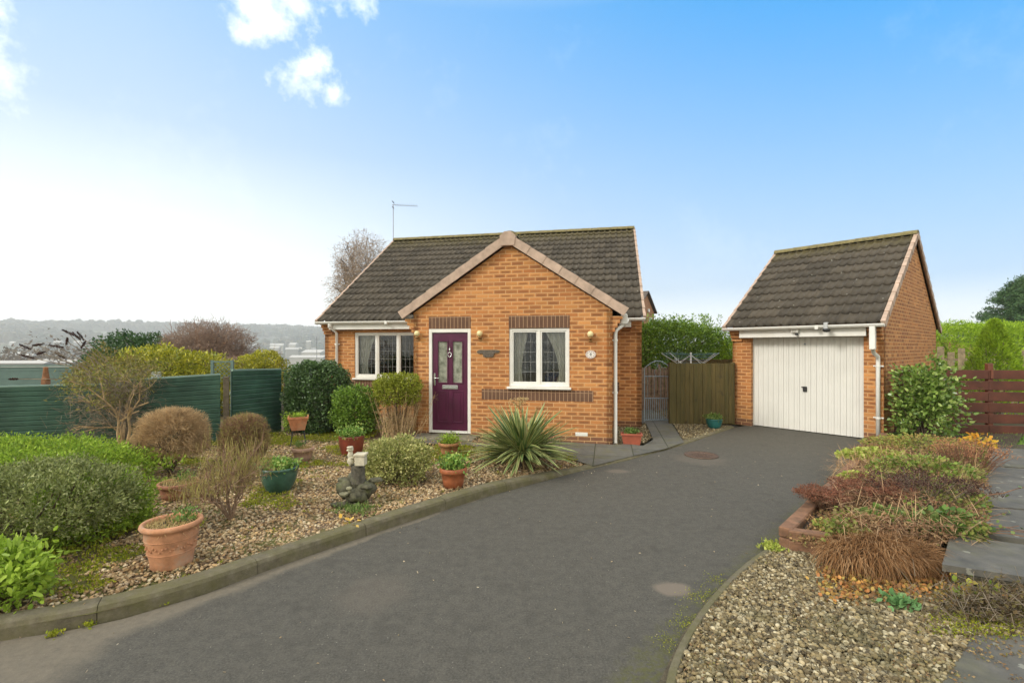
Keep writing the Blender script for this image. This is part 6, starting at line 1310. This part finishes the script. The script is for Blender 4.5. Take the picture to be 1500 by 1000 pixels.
for k, (px, py, Y, w_, d_, h_) in enumerate([(455, 517, 620, 30, 18, 9), (448, 524, 560, 42, 14, 6), (470, 520, 640, 12, 14, 8), (405, 506, 1000, 26, 14, 9), (428, 512, 900, 22, 14, 8), (395, 524, 620, 14, 10, 6), (380, 508, 1300, 30, 20, 9), (22, 519, 500, 8, 6, 5), (42, 521, 480, 6, 6, 4), (160, 502, 1500, 26, 18, 10), (65, 531, 200, 14, 5, 3), (90, 532, 190, 9, 5, 3), (15, 533, 170, 22, 5, 2.4)] + [(random.choice((random.uniform(0, 230), random.uniform(0, 230), random.uniform(375, 474))), random.uniform(500, 515), random.uniform(800, 1700), random.uniform(8, 20), 9, random.uniform(6, 9)) for _ in range(34)]):
    q = D(px, py, Y); zb_ = terr(q[0], q[1]); e = empty('valley_building', (q[0], q[1], zb_ if False else q[2] - h_ * .5), .2 * (k % 5) - .3, 'pale low building far off in the hazy valley', 'building', GRP)
    MB().box(-w_ / 2, w_ / 2, 0, d_, -60 if False else -12, h_ * .6).build('wall', simple('pale_render', (.34, .33, .30), .8), e); MB().prism([(-.3, h_ * .6), (d_ / 2, h_), (d_ + .3, h_ * .6)], -w_ / 2 - .4, w_ / 2 + .4, 'x').build('roof', simple('pale_roof', (.50, .49, .47), .7), e)
X, Y, _z = D(464, 500, 260); tag(MB().tube([(0, 0, -30), (0, 0, zt(493, 260))], .12, 5).tube([(-.9, 0, zt(497, 260)), (.9, 0, zt(497, 260))], .07, 4).build('pylon_mast', simple('dark_mast', (.08, .08, .09), .7), None, (X, Y, 0)), 'thin dark mast in the valley left of the house', 'mast')

# ------------------------------------------------------------ air, sky, light, camera
hz_top = float(max(ZZ.max() + 3, 20)); print('top', hz_top)
m = bpy.data.materials.new('pale_air'); m.use_nodes = True; nt = m.node_tree; nt.nodes.clear(); o = nt.nodes.new('ShaderNodeOutputMaterial'); v = nt.nodes.new('ShaderNodeVolumePrincipled'); v.inputs['Color'].default_value = (.93, .95, .97, 1); v.inputs['Density'].default_value = HAZE_D; v.inputs['Anisotropy'].default_value = .2; nt.links.new(v.outputs[0], o.inputs['Volume'])
tag(MB().box(-7600, 7600, -7600, 7600, -90, hz_top).build('haze', m), kind='stuff')
sunE, sunA = R(32), R(-118)         # elevation; compass angle from the view axis, to the left and behind
w = bpy.data.worlds.new('World'); SC.world = w; w.use_nodes = True; t = NT(w); bg = t.n['Background']; bg.inputs['Strength'].default_value = SKY_S
sk = t.node('ShaderNodeTexSky', sky_type='NISHITA'); sk.sun_disc = False; sk.sun_elevation = sunE; sk.sun_rotation = sunA; sk.air_density = 1.0; sk.dust_density = 1.6; sk.ozone_density = 1.6
dv = coords(t, 'Generated'); nv = t.node('ShaderNodeVectorMath', operation='NORMALIZE'); t.put(nv.inputs[0], dv); dvn = nv.outputs[0]; s = t.sep(dvn)
hf = t.m('POWER', t.map(s[2], 0, .80, 1, 0), 1.5)
hf = t.m('SUBTRACT', hf, t.m('MULTIPLY', t.map(s[0], -.55, .7, -.55, .7), .38), clamp=True)    # thicker veil of haze on the left
col = t.mix(1.0, sk.outputs[0], SKY_TINT, 'MULTIPLY')
col = t.mix(.85, col, (.20, 2.05, 4.7, 1))
col = t.mix(hf, col, (4.45, 4.75, 4.8, 1))
col = t.mix(t.m('MAXIMUM', t.m('POWER', t.map(s[2], .0, .12, 1, 0), 1.5), t.m('MULTIPLY', t.map(s[2], .0, .36, 1, 0), t.map(s[0], .1, -.6, 0, .55))), col, (9.0, 8.8, 8.3, 1))
sky_fill = t.m('MAXIMUM', t.map(s[2], .58, .85), t.map(s[1], .25, -.15))    # unseen warm fill light added to the sky overhead and behind
col = t.mix(t.m('MULTIPLY', sky_fill, .8), col, FILL_C)
def dirof(px, py): v_ = Vector(((px - 750) / F_, 1, (YH - py) / F_)).normalized(); return v_
mask = None; nz1 = t.noise(dvn, 9.0, 9, .66); nz2 = t.noise(dvn, 2.2, 3, .5)
for (px, py, r_, k) in ((346, 36, .052, 1), (372, 14, .062, 1), (425, -12, .070, 1), (485, -12, .055, 1), (448, 104, .046, 1), (492, 134, .030, 1), (0, 20, .055, 1), (-30, 60, .075, 1), (525, -5, .04, 1)):
    q = dirof(px, py); dt = t.node('ShaderNodeVectorMath', operation='DISTANCE'); t.put(dt.inputs[0], dvn); dt.inputs[1].default_value = q
    f = t.m('MULTIPLY', t.m('SUBTRACT', 1.0, t.m('DIVIDE', dt.outputs['Value'], r_)), k, clamp=False); mask = f if mask is None else t.m('MAXIMUM', mask, f)
f = t.m('ADD', t.m('MULTIPLY', t.m('MAXIMUM', mask, -2.5), .26), t.m('MULTIPLY', t.m('SUBTRACT', nz1, .54), 1.5))
cl = t.map(f, .0, .48); cl = t.m('MULTIPLY', cl, t.map(f, 0, .25, .7, 1))
wisps = t.m('MULTIPLY', t.map(t.noise(dvn, 3.2, 7, .7), .56, .80), .10)
col = t.mix(t.m('MAXIMUM', cl, wisps), col, CLOUD_C)
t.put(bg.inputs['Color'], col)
sun = bpy.data.lights.new('sun', 'SUN'); sun.energy = SUN_S; sun.angle = R(14); sun.color = (1, .95, .87); so = bpy.data.objects.new('sun', sun); COL.objects.link(so)
dirv = Vector((math.sin(sunA) * math.cos(sunE), math.cos(sunA) * math.cos(sunE), math.sin(sunE))); so.rotation_euler = dirv.to_track_quat('Z', 'Y').to_euler(); so.location = (-20, -10, 30)
cam = bpy.data.cameras.new('camera'); cam.sensor_width = 36; cam.lens = F_ / 1500 * 36; cam.shift_y = (YH - 500) / 1500; cam.clip_start = .05; cam.clip_end = 30000
co = bpy.data.objects.new('camera', cam); COL.objects.link(co); co.location = (0, 0, H_); co.rotation_euler = (PI / 2, 0, 0); SC.camera = co
SC.view_settings.view_transform = 'Standard'; SC.view_settings.look = 'None'; SC.view_settings.exposure = EXPO; SC.view_settings.gamma = 1
SC.cycles.volume_bounces = 3; SC.cycles.max_bounces = 8; SC.cycles.transparent_max_bounces = 12
